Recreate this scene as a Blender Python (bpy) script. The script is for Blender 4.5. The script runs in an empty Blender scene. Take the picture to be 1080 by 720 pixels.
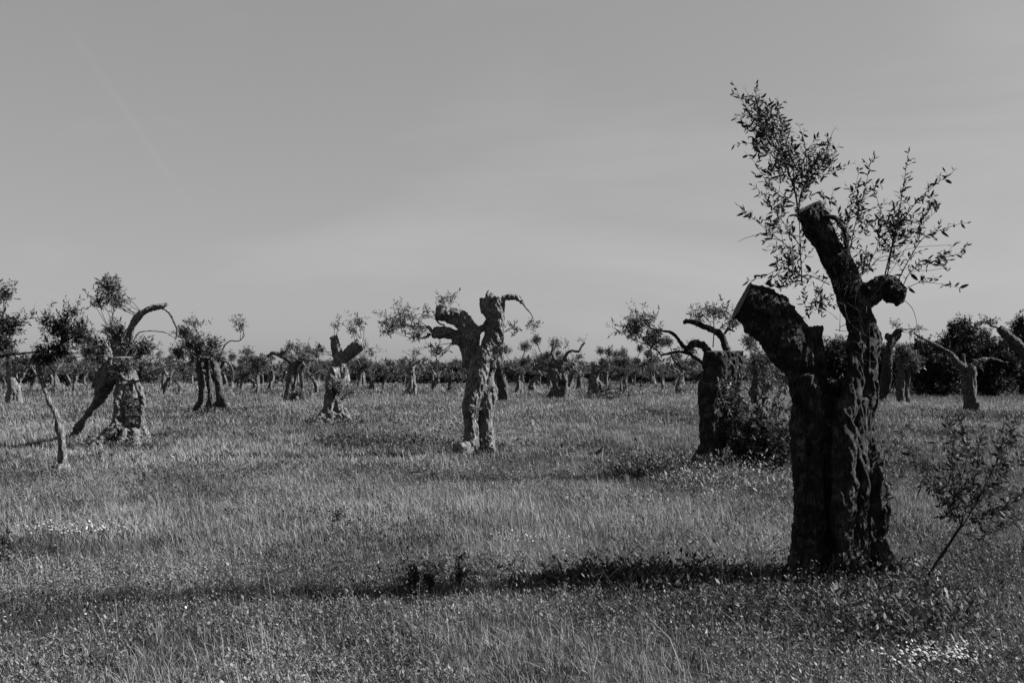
import bpy, math, random
import numpy as np
from mathutils import Vector, noise as mnoise

random.seed(7)
RNG = np.random.default_rng(11)
R = math.radians

# ------------------------------------------------------------------ camera
CAMH, FPX, CX, HY = 1.6, 1050.0, 540.0, 388.0      # picture measured at 1080 x 720
sc = bpy.context.scene
cd = bpy.data.cameras.new('camera')
cd.sensor_width = 36; cd.lens = 35.0
cd.shift_y = (HY - 360.0) / 1080.0
cd.clip_start = 0.05; cd.clip_end = 4000
cam = bpy.data.objects.new('camera', cd)
cam.location = (0, 0, CAMH); cam.rotation_euler = (R(90), 0, 0)
sc.collection.objects.link(cam); sc.camera = cam

# ------------------------------------------------------------------ light
SUN_EL, SUN_AZ = 36.0, 5.0                          # azimuth: degrees from +X towards +Y
sun_dir = Vector((math.cos(R(SUN_EL)) * math.cos(R(SUN_AZ)), math.cos(R(SUN_EL)) * math.sin(R(SUN_AZ)), math.sin(R(SUN_EL))))
sl = bpy.data.lights.new('sun', 'SUN'); sl.energy = 5.0; sl.angle = R(0.5); sl.color = (1.0, 1.0, 1.0)
so = bpy.data.objects.new('sun', sl); so.rotation_euler = sun_dir.to_track_quat('Z', 'Y').to_euler()
so.location = (20, 0, 20); sc.collection.objects.link(so)

w = bpy.data.worlds.new('World'); sc.world = w; w.use_nodes = True
nt = w.node_tree; nt.nodes.clear()
def N(t, kind, **kw):
    n = t.nodes.new(kind)
    for k, v in kw.items(): setattr(n, k, v)
    return n
sky = N(nt, 'ShaderNodeTexSky', sky_type='NISHITA'); sky.sun_disc = False
sky.sun_elevation = R(SUN_EL); sky.sun_rotation = R(90 - SUN_AZ)
sky.air_density = 1.0; sky.dust_density = 1.0; sky.ozone_density = 1.0
bw = N(nt, 'ShaderNodeRGBToBW'); nt.links.new(sky.outputs[0], bw.inputs[0])
SKY_POW, SKY_STR = 0.41, 0.0635
pw = N(nt, 'ShaderNodeMath', operation='POWER'); pw.inputs[1].default_value = SKY_POW
nt.links.new(bw.outputs[0], pw.inputs[0])
tc = N(nt, 'ShaderNodeTexCoord')
mp = N(nt, 'ShaderNodeMapping'); mp.inputs['Scale'].default_value = (1.2, 1.2, 5.0); mp.inputs['Rotation'].default_value = (0.0, 0.12, 0.3)
nt.links.new(tc.outputs['Generated'], mp.inputs[0])
cn = N(nt, 'ShaderNodeTexNoise'); cn.inputs['Scale'].default_value = 1.6; cn.inputs['Detail'].default_value = 7; cn.inputs['Roughness'].default_value = 0.55
cn.inputs['Distortion'].default_value = 0.5
nt.links.new(mp.outputs[0], cn.inputs['Vector'])
cr = N(nt, 'ShaderNodeMapRange'); cr.inputs['From Min'].default_value = 0.5; cr.inputs['From Max'].default_value = 0.85
cr.inputs['To Min'].default_value = 1.0; cr.inputs['To Max'].default_value = 1.2
sx_ = N(nt, 'ShaderNodeSeparateXYZ'); nt.links.new(tc.outputs['Generated'], sx_.inputs[0])
ma = N(nt, 'ShaderNodeMath', operation='MULTIPLY_ADD'); ma.inputs[1].default_value = 0.16
nt.links.new(sx_.outputs['X'], ma.inputs[0]); nt.links.new(cn.outputs[0], ma.inputs[2])
nt.links.new(ma.outputs[0], cr.inputs[0])
da, db = Vector(((80 - 540) / 1050, 1, (388 - 40) / 1050)).normalized(), Vector(((185 - 540) / 1050, 1, (388 - 195) / 1050)).normalized()
nrm = da.cross(db).normalized(); mid_ = (da + db).normalized()
dt = N(nt, 'ShaderNodeVectorMath', operation='DOT_PRODUCT'); dt.inputs[1].default_value = nrm
nt.links.new(tc.outputs['Generated'], dt.inputs[0])
ab = N(nt, 'ShaderNodeMath', operation='ABSOLUTE'); nt.links.new(dt.outputs['Value'], ab.inputs[0])
m1 = N(nt, 'ShaderNodeMapRange'); m1.inputs['From Max'].default_value = 0.006; m1.inputs['To Min'].default_value = 1; m1.inputs['To Max'].default_value = 0
m1.interpolation_type = 'SMOOTHSTEP'; nt.links.new(ab.outputs[0], m1.inputs[0])
d2 = N(nt, 'ShaderNodeVectorMath', operation='DOT_PRODUCT'); d2.inputs[1].default_value = mid_
nt.links.new(tc.outputs['Generated'], d2.inputs[0])
m2 = N(nt, 'ShaderNodeMapRange'); m2.inputs['From Min'].default_value = 0.993; m2.inputs['From Max'].default_value = 1.0; m2.inputs['To Max'].default_value = 0.032
nt.links.new(d2.outputs['Value'], m2.inputs[0])
st = N(nt, 'ShaderNodeMath', operation='MULTIPLY'); nt.links.new(m1.outputs[0], st.inputs[0]); nt.links.new(m2.outputs[0], st.inputs[1])
s1 = N(nt, 'ShaderNodeMath', operation='ADD'); nt.links.new(cr.outputs[0], s1.inputs[0]); nt.links.new(st.outputs[0], s1.inputs[1])
mu = N(nt, 'ShaderNodeMath', operation='MULTIPLY')
nt.links.new(pw.outputs[0], mu.inputs[0]); nt.links.new(s1.outputs[0], mu.inputs[1])
bg = N(nt, 'ShaderNodeBackground'); bg.inputs['Strength'].default_value = SKY_STR
nt.links.new(mu.outputs[0], bg.inputs[0])
wo = N(nt, 'ShaderNodeOutputWorld'); nt.links.new(bg.outputs[0], wo.inputs[0])

sc.view_settings.view_transform = 'Standard'; sc.view_settings.look = 'None'
sc.view_settings.exposure = 1.85; sc.view_settings.gamma = 1.0; sc.view_settings.use_curve_mapping = False

# ------------------------------------------------------------------ helpers
def W(px, py, Y):
    return np.array([(px - CX) / FPX * Y, Y, CAMH + (HY - py) / FPX * Y])
def Yof(py): return CAMH * FPX / (py - HY)

def vnoise(x, y, seed=0):
    """smooth 2-D value noise 0..1, vectorised"""
    xi = np.floor(x).astype(np.int64); yi = np.floor(y).astype(np.int64)
    fx = x - xi; fy = y - yi
    fx = fx * fx * (3 - 2 * fx); fy = fy * fy * (3 - 2 * fy)
    def h(a, b):
        n = (a * 374761393 + b * 668265263 + seed * 974634777) & 0x7fffffff
        n = ((n ^ (n >> 13)) * 1274126177) & 0x7fffffff
        return ((n ^ (n >> 16)) & 0xffff) / 65535.0
    return (h(xi, yi) * (1 - fx) + h(xi + 1, yi) * fx) * (1 - fy) + (h(xi, yi + 1) * (1 - fx) + h(xi + 1, yi + 1) * fx) * fy

def fbm2(x, y, seed=0, octs=4):
    a, s, t = 1.0, 0.0, 0.0
    for o in range(octs):
        s = s + a * vnoise(x * 2 ** o + 17.3 * o, y * 2 ** o - 9.1 * o, seed + o); t += a; a *= 0.55
    return s / t

def gz(x, y):
    """ground height"""
    return 0.10 * (fbm2(np.asarray(x) * 0.12, np.asarray(y) * 0.12, 5, 3) - 0.5) + 0.03 * (vnoise(np.asarray(x) * 1.3, np.asarray(y) * 1.3, 9) - 0.5)

def tag(o, label=None, cat=None, group=None, kind=None):
    if label: o['label'] = label
    if cat: o['category'] = cat
    if group: o['group'] = group
    if kind: o['kind'] = kind
    return o
def empty(name, loc):
    o = bpy.data.objects.new(name, None); o.location = loc; o.empty_display_size = 0.3
    sc.collection.objects.link(o); return o

def mk(name, V, F3=None, F4=None, mats=(), parent=None, mi3=None, mi4=None, smooth=False, attr=None):
    """mesh object from numpy arrays of triangles and quads"""
    me = bpy.data.meshes.new(name)
    V = np.asarray(V, dtype=np.float32).reshape(-1, 3)
    F3 = np.zeros((0, 3), np.int32) if F3 is None else np.asarray(F3, np.int32).reshape(-1, 3)
    F4 = np.zeros((0, 4), np.int32) if F4 is None else np.asarray(F4, np.int32).reshape(-1, 4)
    me.vertices.add(len(V)); me.vertices.foreach_set('co', V.ravel())
    n3, n4 = len(F3), len(F4)
    me.loops.add(3 * n3 + 4 * n4)
    me.loops.foreach_set('vertex_index', np.concatenate([F3.ravel(), F4.ravel()]).astype(np.int32))
    me.polygons.add(n3 + n4)
    ls = np.concatenate([np.arange(n3) * 3, 3 * n3 + np.arange(n4) * 4]).astype(np.int32)
    me.polygons.foreach_set('loop_start', ls)
    me.polygons.foreach_set('loop_total', np.concatenate([np.full(n3, 3), np.full(n4, 4)]).astype(np.int32))
    for m in mats: me.materials.append(m)
    if mi3 is not None or mi4 is not None:
        a = np.zeros(n3, np.int32) if mi3 is None else np.asarray(mi3, np.int32)
        b = np.zeros(n4, np.int32) if mi4 is None else np.asarray(mi4, np.int32)
        me.polygons.foreach_set('material_index', np.concatenate([a, b]).astype(np.int32))
    if smooth: me.polygons.foreach_set('use_smooth', np.ones(n3 + n4, bool))
    me.update(calc_edges=True)
    if attr is not None:
        at = me.attributes.new('tone', 'FLOAT', 'POINT'); at.data.foreach_set('value', np.asarray(attr, np.float32))
    o = bpy.data.objects.new(name, me); sc.collection.objects.link(o)
    if parent is not None: o.parent = parent
    return o

# ------------------------------------------------------------------ materials
def ramp(t, fac, stops):
    r = N(t, 'ShaderNodeValToRGB'); e = r.color_ramp.elements
    while len(e) > 1: e.remove(e[-1])
    e[0].position = stops[0][0]; e[0].color = (stops[0][1],) * 3 + (1,)
    for p, v in stops[1:]:
        q = e.new(p); q.color = (v,) * 3 + (1,)
    t.links.new(fac, r.inputs[0]); return r

def bark_mat(name, lo, mid, hi, scale=1.0, bump=0.02, cracks=0.6):
    m = bpy.data.materials.new(name); m.use_nodes = True; t = m.node_tree; b = t.nodes['Principled BSDF']
    b.inputs['Roughness'].default_value = 0.92; b.inputs['Specular IOR Level'].default_value = 0.15
    tc = N(t, 'ShaderNodeTexCoord')
    mp = N(t, 'ShaderNodeMapping'); mp.inputs['Scale'].default_value = (1, 1, 0.28); t.links.new(tc.outputs['Object'], mp.inputs[0])
    n1 = N(t, 'ShaderNodeTexNoise'); n1.inputs['Scale'].default_value = 9 * scale; n1.inputs['Detail'].default_value = 9; n1.inputs['Roughness'].default_value = .7
    t.links.new(tc.outputs['Object'], n1.inputs['Vector'])
    nd = N(t, 'ShaderNodeTexNoise'); nd.inputs['Scale'].default_value = 5 * scale; nd.inputs['Detail'].default_value = 3
    t.links.new(mp.outputs[0], nd.inputs['Vector'])
    mx = N(t, 'ShaderNodeMix', data_type='VECTOR'); mx.inputs[0].default_value = 0.12
    t.links.new(mp.outputs[0], mx.inputs[4]); t.links.new(nd.outputs['Color'], mx.inputs[5])
    vo = N(t, 'ShaderNodeTexNoise', noise_type='RIDGED_MULTIFRACTAL'); vo.inputs['Scale'].default_value = 17 * scale; vo.inputs['Detail'].default_value = 5
    vo.inputs['Roughness'].default_value = .6
    t.links.new(mx.outputs[1], vo.inputs['Vector'])
    n2 = N(t, 'ShaderNodeTexNoise'); n2.inputs['Scale'].default_value = 62 * scale; n2.inputs['Detail'].default_value = 8; n2.inputs['Roughness'].default_value = .72
    t.links.new(mp.outputs[0], n2.inputs['Vector'])
    r1 = ramp(t, n1.outputs[0], [(0.3, lo * ALB), (0.5, mid * ALB), (0.68, hi * ALB)])
    r2 = ramp(t, vo.outputs[0], [(0.12, 1.0), (0.75, 1 - cracks)])
    r3 = ramp(t, n2.outputs[0], [(0.38, 0.3), (0.5, .8), (0.62, 1.9)])
    mA = N(t, 'ShaderNodeMix', data_type='RGBA', blend_type='MULTIPLY'); mA.inputs[0].default_value = 1
    t.links.new(r1.outputs[0], mA.inputs[6]); t.links.new(r2.outputs[0], mA.inputs[7])
    mB = N(t, 'ShaderNodeMix', data_type='RGBA', blend_type='MULTIPLY'); mB.inputs[0].default_value = 1
    t.links.new(mA.outputs[2], mB.inputs[6]); t.links.new(r3.outputs[0], mB.inputs[7])
    t.links.new(mB.outputs[2], b.inputs['Base Color'])
    ad = N(t, 'ShaderNodeMath', operation='MULTIPLY_ADD'); ad.inputs[1].default_value = 1.3
    t.links.new(n2.outputs[0], ad.inputs[0]); t.links.new(r2.outputs[0], ad.inputs[2])
    bp = N(t, 'ShaderNodeBump'); bp.inputs['Strength'].default_value = 1.0; bp.inputs['Distance'].default_value = bump
    t.links.new(ad.outputs[0], bp.inputs['Height']); t.links.new(bp.outputs[0], b.inputs['Normal'])
    return m

def leaf_mat(name, lo, hi, trans=0.25, rough=0.5, spec=0.3, tone=False, vary=3.0):
    m = bpy.data.materials.new(name); m.use_nodes = True; t = m.node_tree; b = t.nodes['Principled BSDF']
    b.inputs['Roughness'].default_value = rough; b.inputs['Specular IOR Level'].default_value = spec
    if tone:
        at = N(t, 'ShaderNodeAttribute', attribute_name='tone'); f = at.outputs['Fac']
    else:
        ge = N(t, 'ShaderNodeNewGeometry'); f = ge.outputs['Random Per Island']
    r = ramp(t, f, [(0, lo * ALB), (1, hi * ALB)])
    t.links.new(r.outputs[0], b.inputs['Base Color'])
    tr = N(t, 'ShaderNodeBsdfTranslucent'); t.links.new(r.outputs[0], tr.inputs[0])
    ms = N(t, 'ShaderNodeMixShader'); ms.inputs[0].default_value = trans
    t.links.new(b.outputs[0], ms.inputs[1]); t.links.new(tr.outputs[0], ms.inputs[2])
    t.links.new(ms.outputs[0], t.nodes['Material Output'].inputs[0])
    return m

ALB = 0.56      # base colours: dry grass about .1, foliage .02-.1, bark .03-.2
M = {}
M['bark_dark'] = bark_mat('bark_dark', .014, .05, .18, 1.25, .06, .85)
M['bark_mid'] = bark_mat('bark_mid', .03, .08, .18, .8, .04, .7)
M['bark_pale'] = bark_mat('bark_pale', .08, .21, .38, .7, .05, .7)
M['bark_far'] = bark_mat('bark_far', .05, .12, .28, .6, .05, .6)
M['cut_wood'] = bark_mat('cut_wood', .05, .11, .17, 2, .004, .2)
M['twig'] = leaf_mat('twig', .03, .06, 0, .8, .1)
M['leaf'] = leaf_mat('leaf', .02, .06, .1, .65, .12)
M['leaf_mid'] = leaf_mat('leaf_mid', .04, .19, .2, .6, .15)
M['leaf_far'] = leaf_mat('leaf_far', .035, .13, .2, .7, .1)
M['leaf_oak'] = leaf_mat('leaf_oak', .015, .04, .12, .7, .1)
M['leaf_sap'] = leaf_mat('leaf_sap', .02, .12, .15, .7, .06)
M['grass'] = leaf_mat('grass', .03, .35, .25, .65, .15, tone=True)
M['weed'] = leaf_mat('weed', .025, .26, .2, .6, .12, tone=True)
M['petal'] = leaf_mat('petal', .18, .5, .1, .8, .1)

gm = bpy.data.materials.new('ground'); gm.use_nodes = True; t = gm.node_tree; b = t.nodes['Principled BSDF']
b.inputs['Roughness'].default_value = 1; b.inputs['Specular IOR Level'].default_value = 0.0
tcg = N(t, 'ShaderNodeTexCoord')
g1 = N(t, 'ShaderNodeTexNoise'); g1.inputs['Scale'].default_value = 0.35; g1.inputs['Detail'].default_value = 12; g1.inputs['Roughness'].default_value = .7
g2 = N(t, 'ShaderNodeTexNoise'); g2.inputs['Scale'].default_value = 9; g2.inputs['Detail'].default_value = 6; g2.inputs['Roughness'].default_value = .7
for g in (g1, g2): t.links.new(tcg.outputs['Object'], g.inputs['Vector'])
ra = ramp(t, g1.outputs[0], [(.3, .025), (.55, .042), (.7, .058)])
rb = ramp(t, g2.outputs[0], [(.3, .5), (.65, 1.2)])
mg = N(t, 'ShaderNodeMix', data_type='RGBA', blend_type='MULTIPLY'); mg.inputs[0].default_value = 1
t.links.new(ra.outputs[0], mg.inputs[6]); t.links.new(rb.outputs[0], mg.inputs[7])
t.links.new(mg.outputs[2], b.inputs['Base Color'])
bpn = N(t, 'ShaderNodeBump'); bpn.inputs['Distance'].default_value = .08; bpn.inputs['Strength'].default_value = .8
t.links.new(g2.outputs[0], bpn.inputs['Height']); t.links.new(bpn.outputs[0], b.inputs['Normal'])
M['ground'] = gm

# ------------------------------------------------------------------ ground
def make_ground():
    xs = np.concatenate([[-1500, -700, -300, -150], np.arange(-80, 80.1, 1.0), [150, 300, 700, 1500]])
    ys = np.concatenate([[-300, -60, -20], np.arange(-6, 130.1, 1.0), [180, 300, 700, 2500]])
    X, Y = np.meshgrid(xs, ys)
    Z = gz(X, Y)
    nx, ny = len(xs), len(ys)
    i = (np.arange(ny - 1)[:, None] * nx + np.arange(nx - 1)[None, :]).ravel()
    F = np.stack([i, i + 1, i + nx + 1, i + nx], 1)
    o = mk('ground', np.stack([X.ravel(), Y.ravel(), Z.ravel()], 1), F4=F, mats=[M['ground']], smooth=True)
    tag(o, kind='structure')
make_ground()

# ------------------------------------------------------------------ grass and weeds
# patches (px, py, half width px, half height px, amount) in picture measure, turned into places on the ground
def patch(x, y, L):
    s = np.zeros_like(x)
    for (px, py, hw, hh, a) in L:
        Yc = Yof(py); Xc = (px - CX) / FPX * Yc; rx = hw / FPX * Yc
        ry = max(Yof(py - hh) - Yc, Yc - Yof(py + hh))
        d = ((x - Xc) / rx) ** 2 + ((y - Yc) / ry) ** 2
        s += a * np.exp(-d * 0.9)
    return s
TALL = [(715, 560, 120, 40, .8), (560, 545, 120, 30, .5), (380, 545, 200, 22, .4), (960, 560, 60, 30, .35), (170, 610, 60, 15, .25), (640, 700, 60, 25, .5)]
DARK = [(400, 470, 80, 7, .9), (20, 489, 50, 6, .8), (170, 463, 60, 5, .6), (620, 478, 60, 6, .6), (690, 505, 60, 12, .9), (250, 590, 50, 8, .5),  # dark weed patches, and olive tree shadows painted into the grass tone
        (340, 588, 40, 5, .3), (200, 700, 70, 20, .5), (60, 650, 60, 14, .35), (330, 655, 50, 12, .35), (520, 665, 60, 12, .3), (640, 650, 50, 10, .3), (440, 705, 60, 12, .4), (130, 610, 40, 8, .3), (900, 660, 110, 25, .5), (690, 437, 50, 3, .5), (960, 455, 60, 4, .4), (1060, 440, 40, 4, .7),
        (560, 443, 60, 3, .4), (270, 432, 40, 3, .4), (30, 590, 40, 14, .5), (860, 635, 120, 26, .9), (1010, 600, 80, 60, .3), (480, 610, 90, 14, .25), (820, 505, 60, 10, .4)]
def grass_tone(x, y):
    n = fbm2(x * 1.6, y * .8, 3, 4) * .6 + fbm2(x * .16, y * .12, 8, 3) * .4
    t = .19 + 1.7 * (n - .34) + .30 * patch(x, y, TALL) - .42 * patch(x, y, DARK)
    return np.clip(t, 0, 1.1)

def wedge(n, y0, y1, extra=2.5, k=.70):
    """random points of even density in the part of the field the lens takes in and a margin"""
    m = int(n * 2.2) + 10
    y = np.sqrt(RNG.random(m) * (y1 ** 2 - y0 ** 2) + y0 ** 2)
    x = (RNG.random(m) * 2 - 1) * (k * y + extra)
    return x[:n], y[:n]

def blades(n, y0, y1, h, wd, seg, spread, per=7, lean=.5, keep=None):
    nt_ = max(1, n // per)
    cx, cy = wedge(nt_, y0, y1)
    if keep is not None:
        kk = keep(cx, cy) > RNG.random(len(cx)); cx, cy = cx[kk], cy[kk]
    x = np.repeat(cx, per) + RNG.normal(0, spread, len(cx) * per)
    y = np.repeat(cy, per) + RNG.normal(0, spread, len(cx) * per)
    n = len(x)
    tp = patch(x, y, TALL)
    hh = h * (0.55 + .7 * fbm2(x * .8, y * .8, 21, 3)) * np.exp(RNG.normal(0, .33, n)) * (1 + .25 * tp)
    az = RNG.random(n) * 2 * np.pi
    ln = np.abs(RNG.normal(0, lean, n)) * hh
    d = np.stack([np.cos(az), np.sin(az)], 1) * ln[:, None] + np.array([-.12, -.03]) * hh[:, None]
    fa = RNG.random(n) * 2 * np.pi
    sx, sy = np.cos(fa) * wd * .5, np.sin(fa) * wd * .5
    z = gz(x, y) - .01
    cols = []
    for s in range(seg + 1):
        u = s / seg
        ww = (1 - u) ** .6 if u < 1 else 0
        px_ = x + d[:, 0] * u ** 1.8; py_ = y + d[:, 1] * u ** 1.8; pz = z + hh * (u - .18 * u * u * np.minimum(1, ln / hh))
        if s < seg:
            cols.append(np.stack([px_ - sx * ww, py_ - sy * ww, pz], 1)); cols.append(np.stack([px_ + sx * ww, py_ + sy * ww, pz], 1))
        else: cols.append(np.stack([px_, py_, pz], 1))
    k = 2 * seg + 1
    V = np.stack(cols, 1)
    base = np.arange(n)[:, None] * k
    F4 = np.concatenate([base + np.array([[2 * s, 2 * s + 1, 2 * s + 3, 2 * s + 2]]) for s in range(seg - 1)], 0) if seg > 1 else np.zeros((0, 4))
    F3 = base + np.array([[2 * seg - 2, 2 * seg - 1, 2 * seg]])
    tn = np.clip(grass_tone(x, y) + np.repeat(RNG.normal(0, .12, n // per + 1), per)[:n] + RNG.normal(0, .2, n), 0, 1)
    return V.reshape(-1, 3), F3, F4, np.repeat(tn, k)

def merge(parts):
    V, F3, F4, T, o = [], [], [], [], 0
    for v, a, b, t_ in parts:
        V.append(v); F3.append(a + o); F4.append(b + o); T.append(t_); o += len(v)
    return np.concatenate(V), np.concatenate(F3), np.concatenate(F4), np.concatenate(T)

def make_grass():
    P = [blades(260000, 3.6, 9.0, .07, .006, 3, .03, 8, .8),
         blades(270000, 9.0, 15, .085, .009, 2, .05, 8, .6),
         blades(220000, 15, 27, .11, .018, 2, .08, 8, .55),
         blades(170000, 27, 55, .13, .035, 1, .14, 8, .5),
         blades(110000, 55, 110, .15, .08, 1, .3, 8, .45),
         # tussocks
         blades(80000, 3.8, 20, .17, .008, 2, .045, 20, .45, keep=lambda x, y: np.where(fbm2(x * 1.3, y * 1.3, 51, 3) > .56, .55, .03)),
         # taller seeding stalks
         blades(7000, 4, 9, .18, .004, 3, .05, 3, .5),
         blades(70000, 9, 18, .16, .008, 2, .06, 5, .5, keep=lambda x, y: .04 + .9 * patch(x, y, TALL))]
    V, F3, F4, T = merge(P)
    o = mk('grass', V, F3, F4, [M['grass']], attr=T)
    tag(o, 'rough meadow grass covering the whole field between the olive trees', 'grass', kind='stuff')
make_grass()

def leaf_arrays(P, D, Nn, L, Wd, six=True):
    """lance-shaped leaves: P base, D direction, Nn side vector (unit)"""
    L = L[:, None]; Wd = Wd[:, None]
    up = np.cross(Nn, D)
    if six:
        v = np.stack([P, P + D * L * .3 - Nn * Wd * .5 + up * L * .03, P + D * L * .3 + Nn * Wd * .5 + up * L * .03,
                      P + D * L * .68 - Nn * Wd * .42, P + D * L * .68 + Nn * Wd * .42, P + D * L - up * L * .06], 1)
        b = np.arange(len(P))[:, None] * 6
        F3 = np.concatenate([b + [[0, 1, 2]], b + [[3, 5, 4]]]); F4 = b + [[1, 3, 4, 2]]
        return v.reshape(-1, 3), F3, F4, 6
    v = np.stack([P, P + D * L * .45 - Nn * Wd * .5, P + D * L, P + D * L * .45 + Nn * Wd * .5], 1)
    b = np.arange(len(P))[:, None] * 4
    return v.reshape(-1, 3), np.zeros((0, 3), int), b + [[0, 1, 2, 3]], 4

def unit(v): return v / (np.linalg.norm(v, axis=-1, keepdims=True) + 1e-9)

def weed_patch(cx, cy, h, nl, ll, seed_tone, spread=.5):
    """little leafy plants: nl leaves up each stem"""
    n = len(cx)
    hh = h * np.exp(RNG.normal(0, .35, n))
    x = np.repeat(cx, nl); y = np.repeat(cy, nl); H = np.repeat(hh, nl)
    u = RNG.random(n * nl) ** .8
    az = RNG.random(n * nl) * 2 * np.pi
    P = np.stack([x + RNG.normal(0, .012, len(x)) + u * H * RNG.normal(0, .2, len(x)), y + RNG.normal(0, .012, len(x)), gz(x, y) + u * H], 1)
    D = unit(np.stack([np.cos(az), np.sin(az), RNG.normal(.8, .5, len(az))], 1))
    S = unit(np.cross(D, unit(RNG.normal(0, .5, (len(az), 3)) + [0, 0, 1])))
    L = ll * np.exp(RNG.normal(0, .3, len(az)))
    v, f3, f4, k = leaf_arrays(P, D, S, L, L * RNG.uniform(.28, .5, len(az)), six=False)
    t_ = np.repeat(np.clip(np.repeat(seed_tone, nl) + RNG.normal(0, .26, len(az)), 0, 1), k)
    # stems
    a2 = RNG.random(n) * 6.28; sw = .0025
    z0 = gz(cx, cy)
    sv = np.stack([np.stack([cx - sw * np.cos(a2), cy - sw * np.sin(a2), z0], 1), np.stack([cx + sw * np.cos(a2), cy + sw * np.sin(a2), z0], 1), np.stack([cx, cy, z0 + hh], 1)], 1).reshape(-1, 3)
    b3 = np.arange(n)[:, None] * 3 + [[0, 1, 2]]
    return merge([(v, f3, f4, t_), (sv, b3, np.zeros((0, 4), int), np.full(len(sv), .3))])

def make_weeds():
    P = []
    x, y = wedge(30000, 3.6, 8.2)
    kk = (fbm2(x * 1.1, y * 1.1, 31, 3) > .38); x, y = x[kk], y[kk]
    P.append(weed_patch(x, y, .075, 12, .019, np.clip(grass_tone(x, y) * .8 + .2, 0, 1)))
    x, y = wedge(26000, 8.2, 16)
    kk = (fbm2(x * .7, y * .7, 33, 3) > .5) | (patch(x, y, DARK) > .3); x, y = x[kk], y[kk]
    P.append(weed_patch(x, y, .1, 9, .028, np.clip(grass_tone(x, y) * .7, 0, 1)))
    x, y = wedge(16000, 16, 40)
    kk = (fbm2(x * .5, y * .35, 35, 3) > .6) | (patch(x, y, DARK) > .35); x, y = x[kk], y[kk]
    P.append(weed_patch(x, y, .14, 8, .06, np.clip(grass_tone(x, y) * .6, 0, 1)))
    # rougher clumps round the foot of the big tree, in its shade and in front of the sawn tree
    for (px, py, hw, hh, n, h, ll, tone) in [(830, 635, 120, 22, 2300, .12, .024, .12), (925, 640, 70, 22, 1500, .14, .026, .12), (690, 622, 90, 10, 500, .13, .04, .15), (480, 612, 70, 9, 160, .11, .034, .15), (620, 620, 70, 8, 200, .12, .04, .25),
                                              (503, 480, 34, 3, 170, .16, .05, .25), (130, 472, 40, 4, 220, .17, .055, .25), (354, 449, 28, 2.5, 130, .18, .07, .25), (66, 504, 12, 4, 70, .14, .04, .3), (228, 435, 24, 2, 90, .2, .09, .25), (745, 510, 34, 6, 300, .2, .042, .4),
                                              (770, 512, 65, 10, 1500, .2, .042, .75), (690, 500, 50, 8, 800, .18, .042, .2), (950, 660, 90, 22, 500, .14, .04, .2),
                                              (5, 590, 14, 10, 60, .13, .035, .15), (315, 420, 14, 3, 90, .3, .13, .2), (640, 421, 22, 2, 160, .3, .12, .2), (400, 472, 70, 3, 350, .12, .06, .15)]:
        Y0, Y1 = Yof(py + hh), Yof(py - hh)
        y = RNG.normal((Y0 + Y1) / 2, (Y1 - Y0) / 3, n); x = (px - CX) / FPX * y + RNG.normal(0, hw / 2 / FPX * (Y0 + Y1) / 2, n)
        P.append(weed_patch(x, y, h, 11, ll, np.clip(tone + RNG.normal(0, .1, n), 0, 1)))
    V, F3, F4, T = merge(P)
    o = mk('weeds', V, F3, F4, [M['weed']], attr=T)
    tag(o, 'low broad-leaved weeds growing through the meadow grass', 'weeds', kind='stuff')
make_weeds()

def flower_patch(px, py, hw, hh, n, r, label, h=.09):
    Y0, Y1 = Yof(py + hh), Yof(py - hh); ym = (Y0 + Y1) / 2
    y = RNG.normal(ym, (Y1 - Y0) / 3.2, n); x = (px - CX) / FPX * y + RNG.normal(0, hw / 2 / FPX * ym, n)
    z = gz(x, y) + h * RNG.uniform(.7, 1.15, n)
    k = 7; a = np.arange(k) / k * 2 * np.pi
    rr = r * RNG.uniform(.6, 1.2, n)
    tl = unit(RNG.normal(0, .35, (n, 3)) + [.25, -.3, 1])
    e1 = unit(np.cross(tl, [0, 1, .1])); e2 = np.cross(tl, e1)
    C = np.stack([x, y, z + rr * .4], 1)
    ring = np.stack([x, y, z], 1)[:, None, :] + rr[:, None, None] * (np.cos(a)[None, :, None] * e1[:, None, :] + np.sin(a)[None, :, None] * e2[:, None, :])
    V = np.concatenate([C[:, None, :], ring], 1).reshape(-1, 3)
    b = np.arange(n)[:, None] * (k + 1)
    F3 = np.concatenate([b + [[0, 1 + i, 1 + (i + 1) % k]] for i in range(k)])
    nv = len(V); sw = .002                                   # stems
    S = np.stack([np.stack([x - sw, y, z - h - .03], 1), np.stack([x + sw, y, z - h - .03], 1), np.stack([x, y, z], 1)], 1).reshape(-1, 3)
    F3s = np.arange(n)[:, None] * 3 + [[0, 1, 2]] + nv
    o = mk('wildflowers', np.concatenate([V, S]), np.concatenate([F3, F3s]), None, [M['petal'], M['twig']], mi3=np.concatenate([np.zeros(len(F3)), np.ones(len(F3s))]))
    tag(o, label, 'wildflowers', kind='stuff')
flower_patch(988, 702, 60, 10, 230, .009, 'patch of small white wildflowers in the near right corner of the meadow')
flower_patch(85, 563, 74, 5, 150, .010, 'long thin patch of white wildflowers in the grass at the left')
flower_patch(556, 576, 34, 6, 50, .009, 'sparse white wildflowers in the grass mid-field, left of the big split olive')
flower_patch(200, 655, 190, 50, 45, .008, 'few scattered white flower heads among the weeds in the near left grass')

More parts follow.
